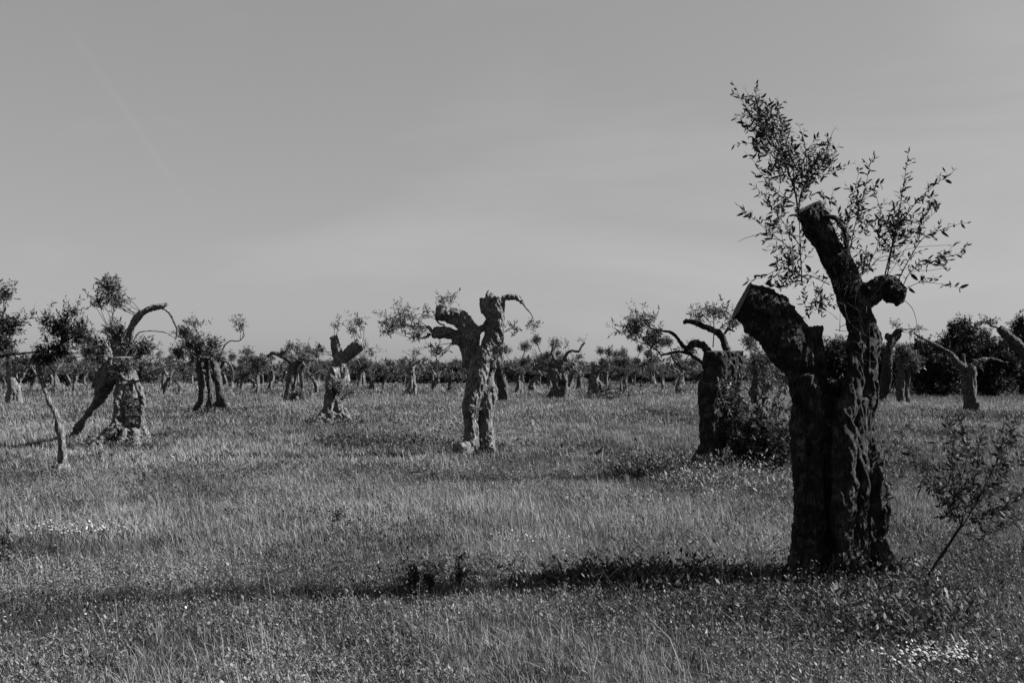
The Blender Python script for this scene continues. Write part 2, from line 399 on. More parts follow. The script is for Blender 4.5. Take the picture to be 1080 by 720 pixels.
# ------------------------------------------------------------------ trunks
def catmull(P, n):
    P = np.asarray(P, float)
    if len(P) == 2: return P[0] + (P[1] - P[0]) * np.linspace(0, 1, n)[:, None]
    Q = np.vstack([2 * P[0] - P[1], P, 2 * P[-1] - P[-2]])
    out = []
    for i in range(len(P) - 1):
        a, b_, c, d = Q[i:i + 4]; u = np.linspace(0, 1, n, endpoint=False)[:, None]
        out.append(.5 * ((2 * b_) + (-a + c) * u + (2 * a - 5 * b_ + 4 * c - d) * u * u + (-a + 3 * b_ - 3 * c + d) * u ** 3))
    out.append(P[-1:]); return np.vstack(out)

def tube(pts, rad, sides=10, lump=.0, seed=0, cap=True):
    """closed tube round a polyline"""
    pts = np.asarray(pts, float); n = len(pts)
    T = unit(np.gradient(pts, axis=0))
    a = np.array([0, 0, 1.]) if abs(T[0][2]) < .9 else np.array([1., 0, 0])
    Nv = unit(np.cross(T[0], a)); rows = []
    ang = np.arange(sides) / sides * 2 * np.pi
    for i in range(n):
        Nv = unit(Nv - T[i] * np.dot(Nv, T[i])); B = np.cross(T[i], Nv)
        r = rad[i] * np.ones(sides)
        if lump: r = r * (1 + lump * np.sin(ang * 3 + i * .35 + seed) * .6 + lump * np.sin(ang * 2 - i * .5 + seed * 2.1) * .5)
        rows.append(pts[i] + r[:, None] * (np.cos(ang)[:, None] * Nv + np.sin(ang)[:, None] * B))
    V = np.vstack(rows + [pts[:1], pts[-1:]])
    i = np.arange(n - 1)[:, None] * sides; j = np.arange(sides)[None, :]; k = (j + 1) % sides
    F4 = np.stack([(i + j), (i + k), (i + sides + k), (i + sides + j)], -1).reshape(-1, 4)
    j = np.arange(sides); k = (j + 1) % sides; c0 = n * sides; l0 = (n - 1) * sides
    F3 = np.concatenate([np.stack([k, j, np.full(sides, c0)], 1), np.stack([l0 + j, l0 + k, np.full(sides, c0 + 1)], 1)])
    return V, F3, F4

def trace(pts, Y):
    """picture trace -> world polyline (x,y,z,r); optional 4th value is an offset in depth in metres"""
    out = []
    for p in pts:
        dy = p[3] if len(p) > 3 else 0.0
        q = W(p[0], p[1], Y + dy)
        out.append((q[0], q[1], q[2], p[2] / FPX * Y))
    return np.array(out)

def voxel_mesh(name, tubes, voxel, smooth, disp, origin, mat, parent, sq=1.0, seed=0.0, holes=(), planes=()):
    V, F3, F4, o = [], [], [], 0
    for v, a, b_ in tubes:
        V.append(v); F3.append(a + o); F4.append(b_ + o); o += len(v)
    V = np.concatenate(V) - origin
    tmp = mk('tmp', V, np.concatenate(F3), np.concatenate(F4))
    rm = tmp.modifiers.new('r', 'REMESH'); rm.mode = 'VOXEL'; rm.voxel_size = voxel; rm.use_smooth_shade = True
    if smooth:
        sm = tmp.modifiers.new('s', 'SMOOTH'); sm.iterations = smooth; sm.factor = .5
    dg = bpy.context.evaluated_depsgraph_get()
    me = bpy.data.meshes.new_from_object(tmp.evaluated_get(dg))
    om = tmp.data; bpy.data.objects.remove(tmp); bpy.data.meshes.remove(om)
    n = len(me.vertices)
    co = np.empty(n * 3, np.float32); me.vertices.foreach_get('co', co); co = co.reshape(-1, 3)
    no = np.empty(n * 3, np.float32); me.vertex_normals.foreach_get('vector', no); no = no.reshape(-1, 3)
    a1, a2, a3 = disp
    d = np.empty(n)
    nf = mnoise.noise
    for i in range(n):
        x, y, z = co[i].tolist()
        x *= sq; y *= sq; z *= sq
        q = nf(Vector((x * 3.2 + seed, y * 3.2, z * 2.2)))
        tw = z * 1.6
        xr = x * math.cos(tw) - y * math.sin(tw); yr = x * math.sin(tw) + y * math.cos(tw)
        f = 1 - 1.6 * abs(nf(Vector((xr * 12 + q + seed, yr * 12, z * 1.2)))) - 1.2 * abs(nf(Vector((xr * 27 + seed, yr * 27, z * 3))))
        g = nf(Vector((x * 30, y * 30, z * 8 + seed))) + .6 * nf(Vector((x * 65, y * 65, z * 30 + seed)))
        d[i] = a1 * q + a2 * (f - .4) + a3 * g
    co = co + no * d[:, None]
    for (h, r, dep) in holes:            # knot holes: push the bark in
        h = np.asarray(h) - origin
        dd = np.linalg.norm(co - h, axis=1)
        co = co - no * (dep * np.exp(-(dd / r) ** 2))[:, None]
    cutv = np.zeros(n, bool)
    for (h, nn, rad) in planes:          # saw cuts: shave the wood off flat
        nn = unit(np.asarray(nn, float)); v = co - (np.asarray(h) - origin); sd = v @ nn
        k = (sd > 0) & (np.linalg.norm(v, axis=1) < rad)
        co[k] -= sd[k, None] * nn; cutv |= k
    me.vertices.foreach_set('co', co.astype(np.float32).ravel())
    me.materials.clear(); me.materials.append(mat)
    if cutv.any():
        me.materials.append(M['cut_wood'])
        for p in me.polygons: p.material_index = 1 if all(cutv[i] for i in p.vertices) else 0
    me.polygons.foreach_set('use_smooth', np.ones(len(me.polygons), bool))
    me.update(); me.name = name
    o = bpy.data.objects.new(name, me); sc.collection.objects.link(o)
    if parent is not None: o.parent = parent
    return o

# ------------------------------------------------------------------ foliage
class Fol:
    def __init__(s, leaf=.055, ratio=.24): s.P, s.D, s.S, s.L, s.tubes = [], [], [], [], []; s.leaf = leaf; s.ratio = ratio
    def twig(s, p0, d0, L, sp, r0=.0022, droop=.0, wander=.25, dens=1.0, tube_on=True):
        n = 5; d = unit(np.asarray(d0, float)); pts = [np.asarray(p0, float)]
        for i in range(n):
            d = unit(d + RNG.normal(0, wander / 2, 3) + np.array([0, 0, -droop])); pts.append(pts[-1] + d * L / n)
        C = catmull(pts, 3)
        if tube_on: s.tubes.append(tube(C, np.linspace(r0, r0 * .35, len(C)), 3)[:3])
        m = max(2, int(L / sp * dens))
        u = (np.arange(m) + RNG.random(m) * .5) / m * (len(C) - 1); i = np.minimum(u.astype(int), len(C) - 2); f = (u - i)[:, None]
        P = C[i] * (1 - f) + C[i + 1] * f; T = unit(C[i + 1] - C[i])
        ax = unit(RNG.normal(0, 1, (m, 3))); sd = unit(np.cross(T, ax))
        for sgn in (1, -1):
            k = RNG.random(m) < .93
            D = unit(T * RNG.uniform(.3, 1.1, (m, 1)) + sd * sgn * RNG.uniform(.5, 1.1, (m, 1)) + RNG.normal(0, .28, (m, 3)))
            S = unit(np.cross(D, RNG.normal(0, 1, (m, 3))))
            s.P.append(P[k]); s.D.append(D[k]); s.S.append(S[k])
            s.L.append((s.leaf * np.exp(RNG.normal(0, .25, m)))[k])
    def leader(s, pts, rad, sp=.07, shoot=.3, leafsp=.025, start=.15, dens=1, up=.5, droop=.03, taper=True):
        C = catmull(np.asarray(pts)[:, :3], 8); n = len(C)
        s.tubes.append(tube(C, np.linspace(rad, rad * .25, n), 5)[:3])
        seg = np.linalg.norm(np.diff(C, axis=0), axis=1); Lt = seg.sum(); cum = np.concatenate([[0], np.cumsum(seg)])
        k = start * Lt
        while k < Lt:
            i = min(np.searchsorted(cum, k) - 1, n - 2); i = max(i, 0); f = (k - cum[i]) / max(seg[i], 1e-6)
            p = C[i] * (1 - f) + C[i + 1] * f; T = unit(C[i + 1] - C[i])
            sd = unit(np.cross(T, RNG.normal(0, 1, 3)))
            d = unit(T * .7 + sd * RNG.uniform(.6, 1.1) + np.array([0, 0, up * .5]))
            L = shoot * RNG.uniform(.4, 1.15) * ((1.05 - .6 * k / Lt) if taper else 1)
            s.twig(p, d, L, leafsp, droop=droop, dens=dens)
            k += sp * RNG.uniform(.5, 1.5)
        s.twig(C[-1], C[-1] - C[-2], shoot * .5, leafsp, dens=dens)
    def blob(s, c, rad, n, twl=.25, sp=.03, tube_on=True, root=None, out=.8, up=.35):
        """twigs filling an ellipsoid, growing outward"""
        c = np.asarray(c, float); rad = np.asarray(rad, float)
        for _ in range(n):
            v = unit(RNG.normal(0, 1, 3)) * RNG.random() ** .45
            # uneven outline
            k = .75 + .5 * mnoise.noise(Vector((c[0] + v[0] * 1.7, c[2] + v[1] * 1.7, v[2] * 1.7)))
            p = c + v * rad * k
            d = unit(v * out + RNG.normal(0, .55, 3) + np.array([0, 0, up]))
            s.twig(p - d * twl * .5, d, twl * RNG.uniform(.5, 1.3), sp, tube_on=tube_on, droop=.05)
    def build(s, name, parent, origin, leafm, six=True, twigm=None):
        P = np.concatenate(s.P) - origin; D = np.concatenate(s.D); S = np.concatenate(s.S); L = np.concatenate(s.L)
        v, f3, f4, k = leaf_arrays(P, D, S, L, L * s.ratio * RNG.uniform(.8, 1.25, len(L)), six)
        V, F3, F4 = [v], [f3], [f4]; o = len(v); n3, n4 = len(f3), len(f4)
        for tv, a, b_ in s.tubes: V.append(tv - origin); F3.append(a + o); F4.append(b_ + o); o += len(tv)
        F3 = np.concatenate(F3); F4 = np.concatenate(F4)
        m3 = np.ones(len(F3)); m3[:n3] = 0; m4 = np.ones(len(F4)); m4[:n4] = 0
        return mk(name, np.concatenate(V), F3, F4, [leafm, twigm or M['twig']], parent, mi3=m3, mi4=m4)

DENS, SHRINK = 1.5, .93
def tree(label, base, Y=None, strands=(), limbs=(), voxel=.02, smooth=2, disp=(.03, .012, .005), bark='bark_mid', leafm='leaf_mid',
         blobs=(), leaders=(), leaf=.06, twl=.22, six=False, sq=1.0, seed=None, holes=(), cuts=(), planes=(), group=None, cat='olive tree', name='olive_tree', leafsp=.03,
         lsp=.09, shoot=.25, tube_on=True, lump=.12):
    """strands: traced muscles of the trunk, fused; limbs: thin traced branches, one part each; blobs/leaders: the crown"""
    Y = (Y or Yof(base[1])) * .945; o = W(base[0], base[1], Y); o[2] = float(gz(o[0], o[1]))
    root = empty(name, o); tag(root, label, cat, group)
    tubes = []; anchors = []
    seed = seed if seed is not None else base[0] * .37
    for i, s in enumerate(strands):
        q = trace(s, Y); C = catmull(q, 6); anchors.append(C[len(C) // 2:, :3])
        tubes.append(tube(C[:, :3], np.maximum(C[:, 3] * SHRINK, voxel * .9), 12, lump, seed + i))
    if tubes:
        voxel_mesh('trunk', tubes, voxel, smooth, disp, o, M[bark], root, sq, seed, [(W(h[0], h[1], Y + h[2]), h[3], h[4]) for h in holes],
                   [(W(h[0], h[1], Y + h[2]), h[3], h[4] / FPX * Y) for h in planes])
    for s in limbs:
        q = trace(s, Y); C = catmull(q, 5); anchors.append(C[:, :3].copy()); C[:, :3] += RNG.normal(0, .12, (len(C), 3)) * C[:, 3:4]
        v, a, b_ = tube(C[:, :3], C[:, 3] * (1 + RNG.normal(0, .06, len(C))), 8, .06, seed)
        mk('branch', v - o, a, b_, [M[bark]], root, smooth=True)
    for c in cuts:     # sawn ends: (px, py, r, dy, normal)
        p = W(c[0], c[1], Y + c[3]); nn = unit(np.array(c[4], float)); r = c[2] / FPX * Y
        v, a, b_ = tube(np.stack([p - nn * .02, p, p + nn * .004]), [r, r, r * .97], 14, .08, seed)
        mk('sawn_end', v - o, a, b_, [M['cut_wood']], root)
    if blobs or leaders:
        F = Fol(leaf, .28)
        for b_ in blobs:   # px, py, half w, half h, n, dy, depth
            c = W(b_[0], b_[1], Y + (b_[5] if len(b_) > 5 else 0)); rx, rz = b_[2] / FPX * Y, b_[3] / FPX * Y
            F.blob(c, (rx, b_[6] if len(b_) > 6 else rx * .8, rz), int(b_[4] * DENS), twl, leafsp, tube_on)
            if anchors:      # the shoots that carry this part of the crown
                A = np.vstack(anchors); dd = np.linalg.norm(A - c, axis=1) + 3.0 * np.maximum(0, A[:, 2] - c[2])
                for q_ in range(3):
                    i_ = np.argsort(dd)[min(len(dd) - 1, q_ * 2)]; a_ = A[i_]
                    if np.linalg.norm(a_ - c) < .7 * max(rx, rz): continue
                    e_ = c + RNG.normal(0, .4, 3) * [rx, rx * .5, rz]; m_ = (a_ + e_) / 2 + RNG.normal(0, .08, 3) * np.linalg.norm(e_ - a_) - [0, 0, .06 * np.linalg.norm(e_ - a_)]
                    C_ = catmull(np.array([a_, m_, e_]), 6); rr_ = max(.006, .35 / FPX * Y)
                    F.tubes.append(tube(C_, np.linspace(rr_ * 1.3, rr_ * .5, len(C_)), 5)); F.twig(e_, e_ - m_, twl, leafsp)
        for l in leaders:
            q = trace([(p[0], p[1], 1, *(p[2:] or ())) for p in l[0]], Y)
            F.leader(q, l[1], l[2] if len(l) > 2 else lsp, l[3] if len(l) > 3 else shoot, leafsp)
        F.build('crown', root, o, M[leafm], six)
    return root

# ---- the big split olive in the foreground
def big_tree():
    Y = 7.28
    base = (885, 608)
    S = [
        # left stem rising to the sawn stump
        [(846, 640, 24), (851, 605, 17), (852, 560, 16), (852, 500, 16), (851, 450, 16), (850, 420, 17), (845, 388, 20), (834, 364, 26, -.02), (818, 342, 28, -.03), (802, 327, 26, -.05), (787, 320, 22.5, -.07), (768, 313, 20, -.07)],
        [(868, 640, 20, .1), (868, 590, 17, .1), (866, 520, 18, .12), (866, 450, 16, .1), (864, 410, 14, .05), (861, 385, 12, 0), (859, 360, 11, -.03), (858, 344, 10.5, -.05)],
        [(858, 640, 18, .25), (860, 560, 18, .22), (860, 480, 18, .22), (857, 420, 18, .16), (845, 385, 17, .1)],
        [(842, 600, 9, -.08), (845, 540, 9, -.1), (846, 480, 9, -.1), (848, 430, 9, -.1)], [(860, 600, 10, -.1), (862, 540, 9, -.12), (861, 480, 9, -.14), (858, 430, 10, -.12), (852, 395, 9, -.14)],
        # right stem
        [(914, 645, 28), (911, 600, 23, .06), (912, 560, 21, .08), (914, 520, 21, .08), (911, 480, 20, .08), (906, 440, 19, .05), (907, 410, 19), (910, 385, 18), (911, 365, 18), (909, 345, 16), (904, 325, 15), (897, 306, 16), (885, 280, 15.5), (873, 257, 15), (863, 238, 14), (853, 222, 13.5), (846, 209, 13)],
        [(888, 640, 18, -.24), (889, 590, 12, -.24), (889, 540, 12, -.23), (890, 490, 13, -.22), (892, 440, 12, -.18), (900, 400, 11, -.12), (904, 360, 10, -.1)],
        [(916, 640, 22, .2), (914, 570, 18, .2), (914, 520, 17, .18), (912, 470, 15, .15), (908, 420, 14, .12)],
        # bulging flank on the right
        [(927, 600, 12, .07), (923, 560, 13, .07), (922, 520, 14, .07), (919, 490, 13, .06), (912, 455, 12, .05), (912, 420, 9, .03)],
        [(902, 600, 14, -.14), (903, 550, 14, -.13), (904, 500, 14, -.12), (901, 460, 13, -.1), (904, 420, 11, -.08)],
        # right limb
        [(900, 330, 13), (912, 314, 12.5), (926, 305, 13), (938, 305, 13), (950, 312, 10)], [(936, 309, 9), (945, 314, 8), (949, 319, 5)], [(912, 305, 7, -.06), (928, 298, 6, -.06), (942, 296, 5, -.06)],
        # bridge low in the fork and roots
        [(862, 450, 12), (880, 438, 12, .03), (897, 425, 12)], [(868, 520, 12, .1), (884, 500, 12, .12), (900, 480, 12, .1)], [(866, 420, 13, .1), (880, 412, 13, .12), (896, 405, 14, .1)], [(872, 640, 16, -.06), (873, 560, 13, -.06), (874, 500, 12, -.05), (872, 440, 12, -.04)], [(880, 640, 14, .1), (880, 560, 12, .08), (880, 500, 12, .08), (882, 450, 12, .06), (884, 418, 12, .06)], [(868, 600, 14, .05), (886, 590, 13, .05), (900, 590, 14, .05)],
        [(848, 585, 12, -.1), (836, 605, 12, -.2), (820, 628, 9, -.32)], [(846, 590, 10, 0), (828, 612, 9, 0), (812, 630, 7, .05)],
        [(857, 580, 8, -.18), (853, 604, 10, -.3), (849, 632, 9, -.4)],
        [(905, 580, 13, -.15), (902, 607, 12, -.32), (897, 638, 10, -.48)],
        [(922, 570, 14, -.05), (936, 600, 13, -.14), (952, 630, 10, -.28)],
        [(928, 580, 12, .1), (948, 602, 10, .2), (968, 622, 7, .3)],
        [(882, 600, 9, -.2), (879, 634, 9, -.36)],
    ]
    root = tree('large foreground olive with split dark trunk, sawn stump arm and leafy shoots', base, Y / .945, S, voxel=.0085, smooth=1,
                planes=[(782, 317, -.07, (-.9, .06, .43), 40), (851, 219, 0, (-.5, -.1, .86), 24), (946, 309, 0, (.95, -.2, -.1), 9)],
                disp=(.024, .013, .014), bark='bark_dark', seed=3.1, lump=.14,
                holes=[((896), 445, -.2, .05, .09), (905, 500, -.2, .06, .05), (880, 575, -.2, .05, .08), (880, 520, -.16, .05, .07), (907, 376, -.15, .035, .05), (862, 470, -.15, .05, .04), (900, 612, -.3, .05, .05)],
                limbs=[[(861, 233, 2.2, -.05), (871, 229, 2.5, -.08), (882, 231, 2.8, -.1), (890, 243, 3, -.1), (893, 259, 3, -.1), (892, 277, 3, -.1), (888, 294, 2.6, -.12), (884, 308, 2, -.1)]])
    o = np.array(root.location)
    F = Fol(.043, .28)
    def L(p, r=.006, sp=.06, sh=.28, **k): F.leader(trace([(q[0], q[1], 1, *(q[2:] or ())) for q in p], Y), r, sp, sh * .85, .034, **k)
    # upper left plume
    L([(842, 226), (838, 200), (826, 168, -.05), (808, 140, -.1), (794, 108, -.1)], .008, 0.026, 0.30)
    L([(826, 168, -.05), (808, 140, -.1), (790, 118, -.05), (778, 98)], .005, 0.031, 0.24)
    L([(830, 178), (822, 145, .1), (818, 115, .12)], .005, 0.031, 0.22)
    L([(838, 200), (836, 175, .1), (828, 145, .15), (822, 122, .2)], .006, 0.031, 0.24)
    L([(812, 150), (800, 128), (797, 95)], .004, 0.031, 0.20)
    L([(842, 226), (846, 200, .1), (862, 178, .15), (880, 160, .2)], .006, 0.034, 0.24)
    L([(860, 185, .1), (872, 165), (877, 143)], .004, 0.037, 0.20)
    L([(838, 215), (815, 200, -.2), (795, 170, -.25)], .005, 0.043, 0.24)
    L([(842, 216), (850, 190), (850, 160), (846, 142)], .005, 0.037, 0.22)
    L([(832, 185), (845, 165), (858, 150)], .004, 0.037, 0.20)
    # left, hanging low beside the stump
    L([(846, 300), (844, 260), (843, 225), (842, 200)], .005, 0.056, 0.25)
    L([(845, 270, -.1), (825, 255, -.15), (800, 235, -.2), (785, 222, -.2)], .004, 0.040, 0.22)
    L([(845, 290, -.1), (826, 283, -.15), (805, 292, -.2), (797, 294, -.2)], .004, 0.037, 0.18)
    L([(875, 300, -.15), (850, 290, -.2), (830, 302, -.2), (815, 300)], .004, 0.040, 0.20)
    L([(880, 310, -.15), (865, 318, -.2), (852, 330, -.2)], .003, 0.043, 0.16)
    L([(846, 262), (830, 240), (812, 215), (800, 200)], .004, 0.043, 0.22)
    L([(876, 290, .1), (868, 300, .1), (858, 322, .1)], .003, 0.050, 0.16)
    # middle
    L([(893, 290), (897, 260), (905, 225), (912, 200), (918, 172)], .005, 0.040, 0.20)
    L([(880, 262), (892, 240), (898, 215), (905, 185)], .004, 0.053, 0.20)
    L([(888, 300, -.1), (898, 275, -.15), (890, 250, -.2), (882, 215, -.2)], .004, 0.050, 0.20)
    L([(898, 300), (915, 280), (925, 260), (928, 240)], .004, 0.050, 0.20)
    L([(872, 255), (878, 235), (870, 210)], .003, 0.056, 0.18)
    # right
    L([(932, 296), (940, 262), (948, 225), (953, 195), (957, 168)], .006, 0.031, 0.20)
    L([(936, 290), (944, 250), (965, 215), (990, 192), (1000, 186)], .005, 0.034, 0.20)
    L([(945, 300), (958, 275), (975, 250), (1000, 240), (1012, 236)], .005, 0.046, 0.20)
    L([(950, 306), (962, 285), (985, 275), (1010, 268), (1016, 262)], .004, 0.046, 0.16)
    L([(940, 262), (925, 245), (912, 232), (904, 228)], .004, 0.043, 0.17)
    L([(942, 255), (930, 225), (922, 200)], .004, 0.046, 0.18)
    L([(948, 262), (968, 240), (985, 225)], .004, 0.037, 0.18)
    L([(950, 308), (970, 298), (995, 300), (1006, 302)], .003, 0.062, 0.14)
    # bare whips
    for p in ([(898, 300, -.1), (915, 285, -.1), (935, 270, -.1), (970, 285), (1000, 282)], [(880, 262), (905, 262), (930, 275), (960, 262), (1005, 258)],
              [(948, 312), (962, 325), (968, 345), (975, 372)], [(896, 310, -.15), (905, 290, -.18), (925, 283, -.2)], [(846, 250), (815, 245), (790, 250), (778, 255)],
              [(905, 330, -.15), (930, 300, -.2), (960, 255, -.2)], [(890, 320, -.16), (896, 340, -.2), (915, 355, -.2)], [(842, 226), (832, 228), (830, 242), (838, 252)]):
        q = catmull(trace([(a[0], a[1], 1, *(a[2:] or ())) for a in p], Y)[:, :3], 6)
        F.tubes.append(tube(q, np.linspace(.003, .0012, len(q)), 4))
    # thin suckers scribbled over the bark of the upper limb
    for _ in range(46):
        a = (random.uniform(878, 915), random.uniform(285, 380)); dx = random.uniform(-14, 20); dy = random.uniform(-34, 12)
        q = catmull(trace([(a[0], a[1], 1, -.13), (a[0] + dx * .5, a[1] + dy * .6, 1, -.19), (a[0] + dx, a[1] + dy, 1, -.2 + random.uniform(-.08, .05))], Y)[:, :3], 5)
        F.tubes.append(tube(q, np.linspace(.0026, .001, len(q)), 4))
    for (px, py, hw, hh, n, dy) in [(803, 135, 24, 42, 49, -.05), (822, 165, 22, 30, 24, 0), (848, 180, 18, 32, 20, .1), (872, 170, 18, 26, 19, .15), (815, 225, 28, 26, 16, -.15), (832, 275, 26, 28, 20, -.15),
                                    (862, 315, 22, 18, 9, -.15), (905, 225, 22, 42, 20, 0), (952, 240, 30, 45, 36, 0), (975, 215, 20, 22, 8, 0), (990, 272, 24, 22, 9, 0), (910, 275, 26, 20, 11, -.1), (860, 225, 26, 28, 12, .15)]:
        F.blob(W(px, py, Y + dy), (hw / FPX * Y, .28, hh / FPX * Y), n, .17, .034, True, up=.5)
    F.build('leafy_shoots', root, o, M['leaf'], True)
    # a spray of suckers low on the right flank
    G = Fol(.045, .25)
    for p in ([(926, 520, 0), (935, 490), (948, 462), (955, 450)], [(925, 530, -.05), (938, 520, -.1), (946, 505, -.1)], [(928, 500), (936, 470), (940, 455)]):
        G.leader(trace([(q[0], q[1], 1, *(q[2:] or ())) for q in p], Y), .003, .09, .14, .03)
    G.build('suckers', root, o, M['leaf_sap'], True)
    G = Fol(.04, .27)
    for _ in range(60):
        a_ = random.uniform(815, 965); b_ = random.uniform(612, 632)
        G.twig(W(a_, b_, Y - random.uniform(0, .3)), (random.uniform(-.4, .4), random.uniform(-.4, .1), 1), random.uniform(.1, .26), .03, droop=.02)
    G.build('root_shoots', root, o, M['leaf_sap'], True)
big_tree()

# ---- sawn-off trunk with curling bare branches, middle right
tree('thick olive trunk sawn flat on top with curled bare branches, beside the dark bush', (750, 501), 14.9, planes=[(765, 370, 0, (0, -.06, 1), 24)], strands=
     [[(766, 362, 13), (764, 400, 14), (757, 435, 11), (752, 475, 8.5), (753, 516, 11)],
      [(757, 362, 10, -.05), (750, 390, 11, -.08), (744, 425, 9, -.1), (747, 465, 7.5, -.09), (749, 516, 10, -.1)],
      [(760, 362, 9, -.08), (757, 400, 11, -.1), (751, 440, 9, -.12), (750, 480, 7, -.12), (753, 516, 9, -.12)],
      [(774, 362, 9.5, .08), (773, 400, 10, .13), (764, 440, 8.5, .13), (757, 480, 7, .12), (760, 516, 9, .12)],
      [(747, 470, 8, -.05), (738, 487, 8, -.1), (726, 498, 6, -.15), (716, 506, 4, -.2)], [(752, 475, 8, -.12), (747, 494, 8, -.25), (740, 510, 6, -.4)], [(764, 485, 7, -.05), (774, 498, 6, -.1), (786, 508, 4, -.1)],
      [(752, 382, 6), (746, 374, 5)]],
     limbs=[[(752, 382, 4), (747, 371, 4), (742, 365, 3.7), (735, 361.5, 3.8), (729, 364, 3.5), (724, 369, 2.6), (721, 372, 2)],
      [(768, 375, 4), (765, 364, 3.8), (761.5, 355, 3.6), (755, 349.5, 3.6), (747, 346, 3.2), (735, 341, 2.8), (726, 338.5, 2.6), (721, 340, 2)],
            [(726, 368, 2.6), (720, 364, 2.2), (714, 356, 1.8), (708, 351, 1.6), (697, 348.5, 1.2), (686, 346.5, .9)], [(730, 374, 1.8), (721, 371.5, 1.5), (714, 370.8, 1.4), (705, 373, 1.3), (697, 374.5, 1.1)],
            [(750, 388, 2), (744, 385, 1.8), (737, 380, 1.7), (729, 374.5, 1.5)], [(707, 372, .7), (711, 381, .7), (717, 386, .7), (725, 391, .6)], [(764, 352, 1.3), (768, 347.5, 1.1), (775, 349.5, .8)],
            [(697, 374, .8), (692, 368, .7), (686, 365, .6)], [(752, 366, .6, -.1), (753, 345, .5), (752, 318, .4)]],
     voxel=.018, disp=(.055, .03, .011), bark='bark_dark', leafm='leaf_mid', leaf=.06, twl=.25, leafsp=.045,
     blobs=[(668, 345, 17, 15, 42), (688, 355, 13, 14, 36), (680, 335, 17, 7, 20), (752, 328, 22, 10, 26), (735, 334, 10, 9, 10), (773, 337, 9, 12, 18), (766, 410, 11, 38, 14, -.3, .1), (728, 368, 10, 6, 8)])

# ---- central olive with the knotted limbs
tree('pale knotted olive on two legs in mid-field with fist-like sawn limbs', (503, 478), 18.9,
     [[(494, 490, 10, -.1), (496, 470, 9, -.1), (497, 450, 8.6, -.1), (496.5, 430, 9.5, -.12), (500, 412, 11, -.12), (504, 395, 11, -.13), (508, 380, 11, -.1), (515, 366, 9, -.05), (520, 350, 8, 0)],
      [(516, 490, 10, .04), (513.5, 468, 9, .04), (512.5, 450, 8.8, .04), (513, 430, 9.4, .04), (513, 412, 11, .05), (513, 395, 10, .12), (514, 378, 9, .1)],
      [(502, 414, 8, .1), (505, 405, 9, .16), (510, 385, 9, .16)],
      [(514, 385, 10), (521, 370, 10), (523, 345, 9.5), (523.5, 325, 9), (526, 313, 6)], [(518, 380, 8, .1), (517, 350, 6, .08), (518, 330, 5, .05)],
      [(512, 314, 7), (513, 326, 6), (517, 337, 4.6), (510, 345.5, 3.8), (501, 351, 4.5), (496, 354, 6)], [(519, 314, 5.5), (513, 312, 6)], [(511, 320, 6.5), (511, 330, 5)],
      [(499, 388, 7), (497, 372, 8), (496, 358, 11), (494, 348, 11), (486, 337, 10), (474, 332, 9.3), (465, 330.5, 8.5), (460, 330, 7.5)],
      [(495, 354, 8), (484.5, 354, 6), (471, 350.5, 7.2), (462, 350.5, 6), (456, 352, 4.5)],
      [(494, 386, 5), (492, 374, 4.5), (487, 365, 4.2), (481, 361, 4), (476, 362, 3)],
      [(529, 322, 3), (531, 315, 3.8), (536, 313, 3.8), (543, 313, 3.5), (549, 316, 2.8), (552, 320, 1.8)],
      [(497, 468, 6, -.15), (488, 474, 6.5, -.3), (479, 481, 5, -.35)], [(494, 474, 6, -.3), (487, 486, 5, -.5)], [(515, 470, 6, -.1), (522, 480, 5, -.2)], [(495, 440, 6, .15), (505, 450, 5, .25), (512, 450, 6, .3)], [(498, 470, 7, .1), (506, 474, 6, .15), (512, 472, 7, .15)]],
     limbs=[[(457, 351, 2), (453, 346, 1.8), (450, 344, 1.4)], [(551, 319, 1.2), (555, 325, .9), (561, 332, .6), (563, 340, .4)], [(454, 352, 1.6), (449, 356, 1.2)], [(459, 332, 1), (462, 340, .9), (469, 343, .8)]],
     voxel=.017, disp=(.03, .026, .012), bark='bark_pale', leafm='leaf_mid', leaf=.06, leafsp=.035, twl=.2, six=False,
     blobs=[(425, 335, 20, 20, 46), (412, 342, 12, 12, 20), (440, 350, 14, 14, 20), (470, 315, 15, 8, 14), (462, 368, 13, 7, 16), (562, 343, 13, 9, 9), (540, 348, 8, 10, 7), (500, 432, 6, 5, 8, -.25), (450, 330, 12, 10, 8)],
     holes=[(505, 440, -.15, .1, .06)])

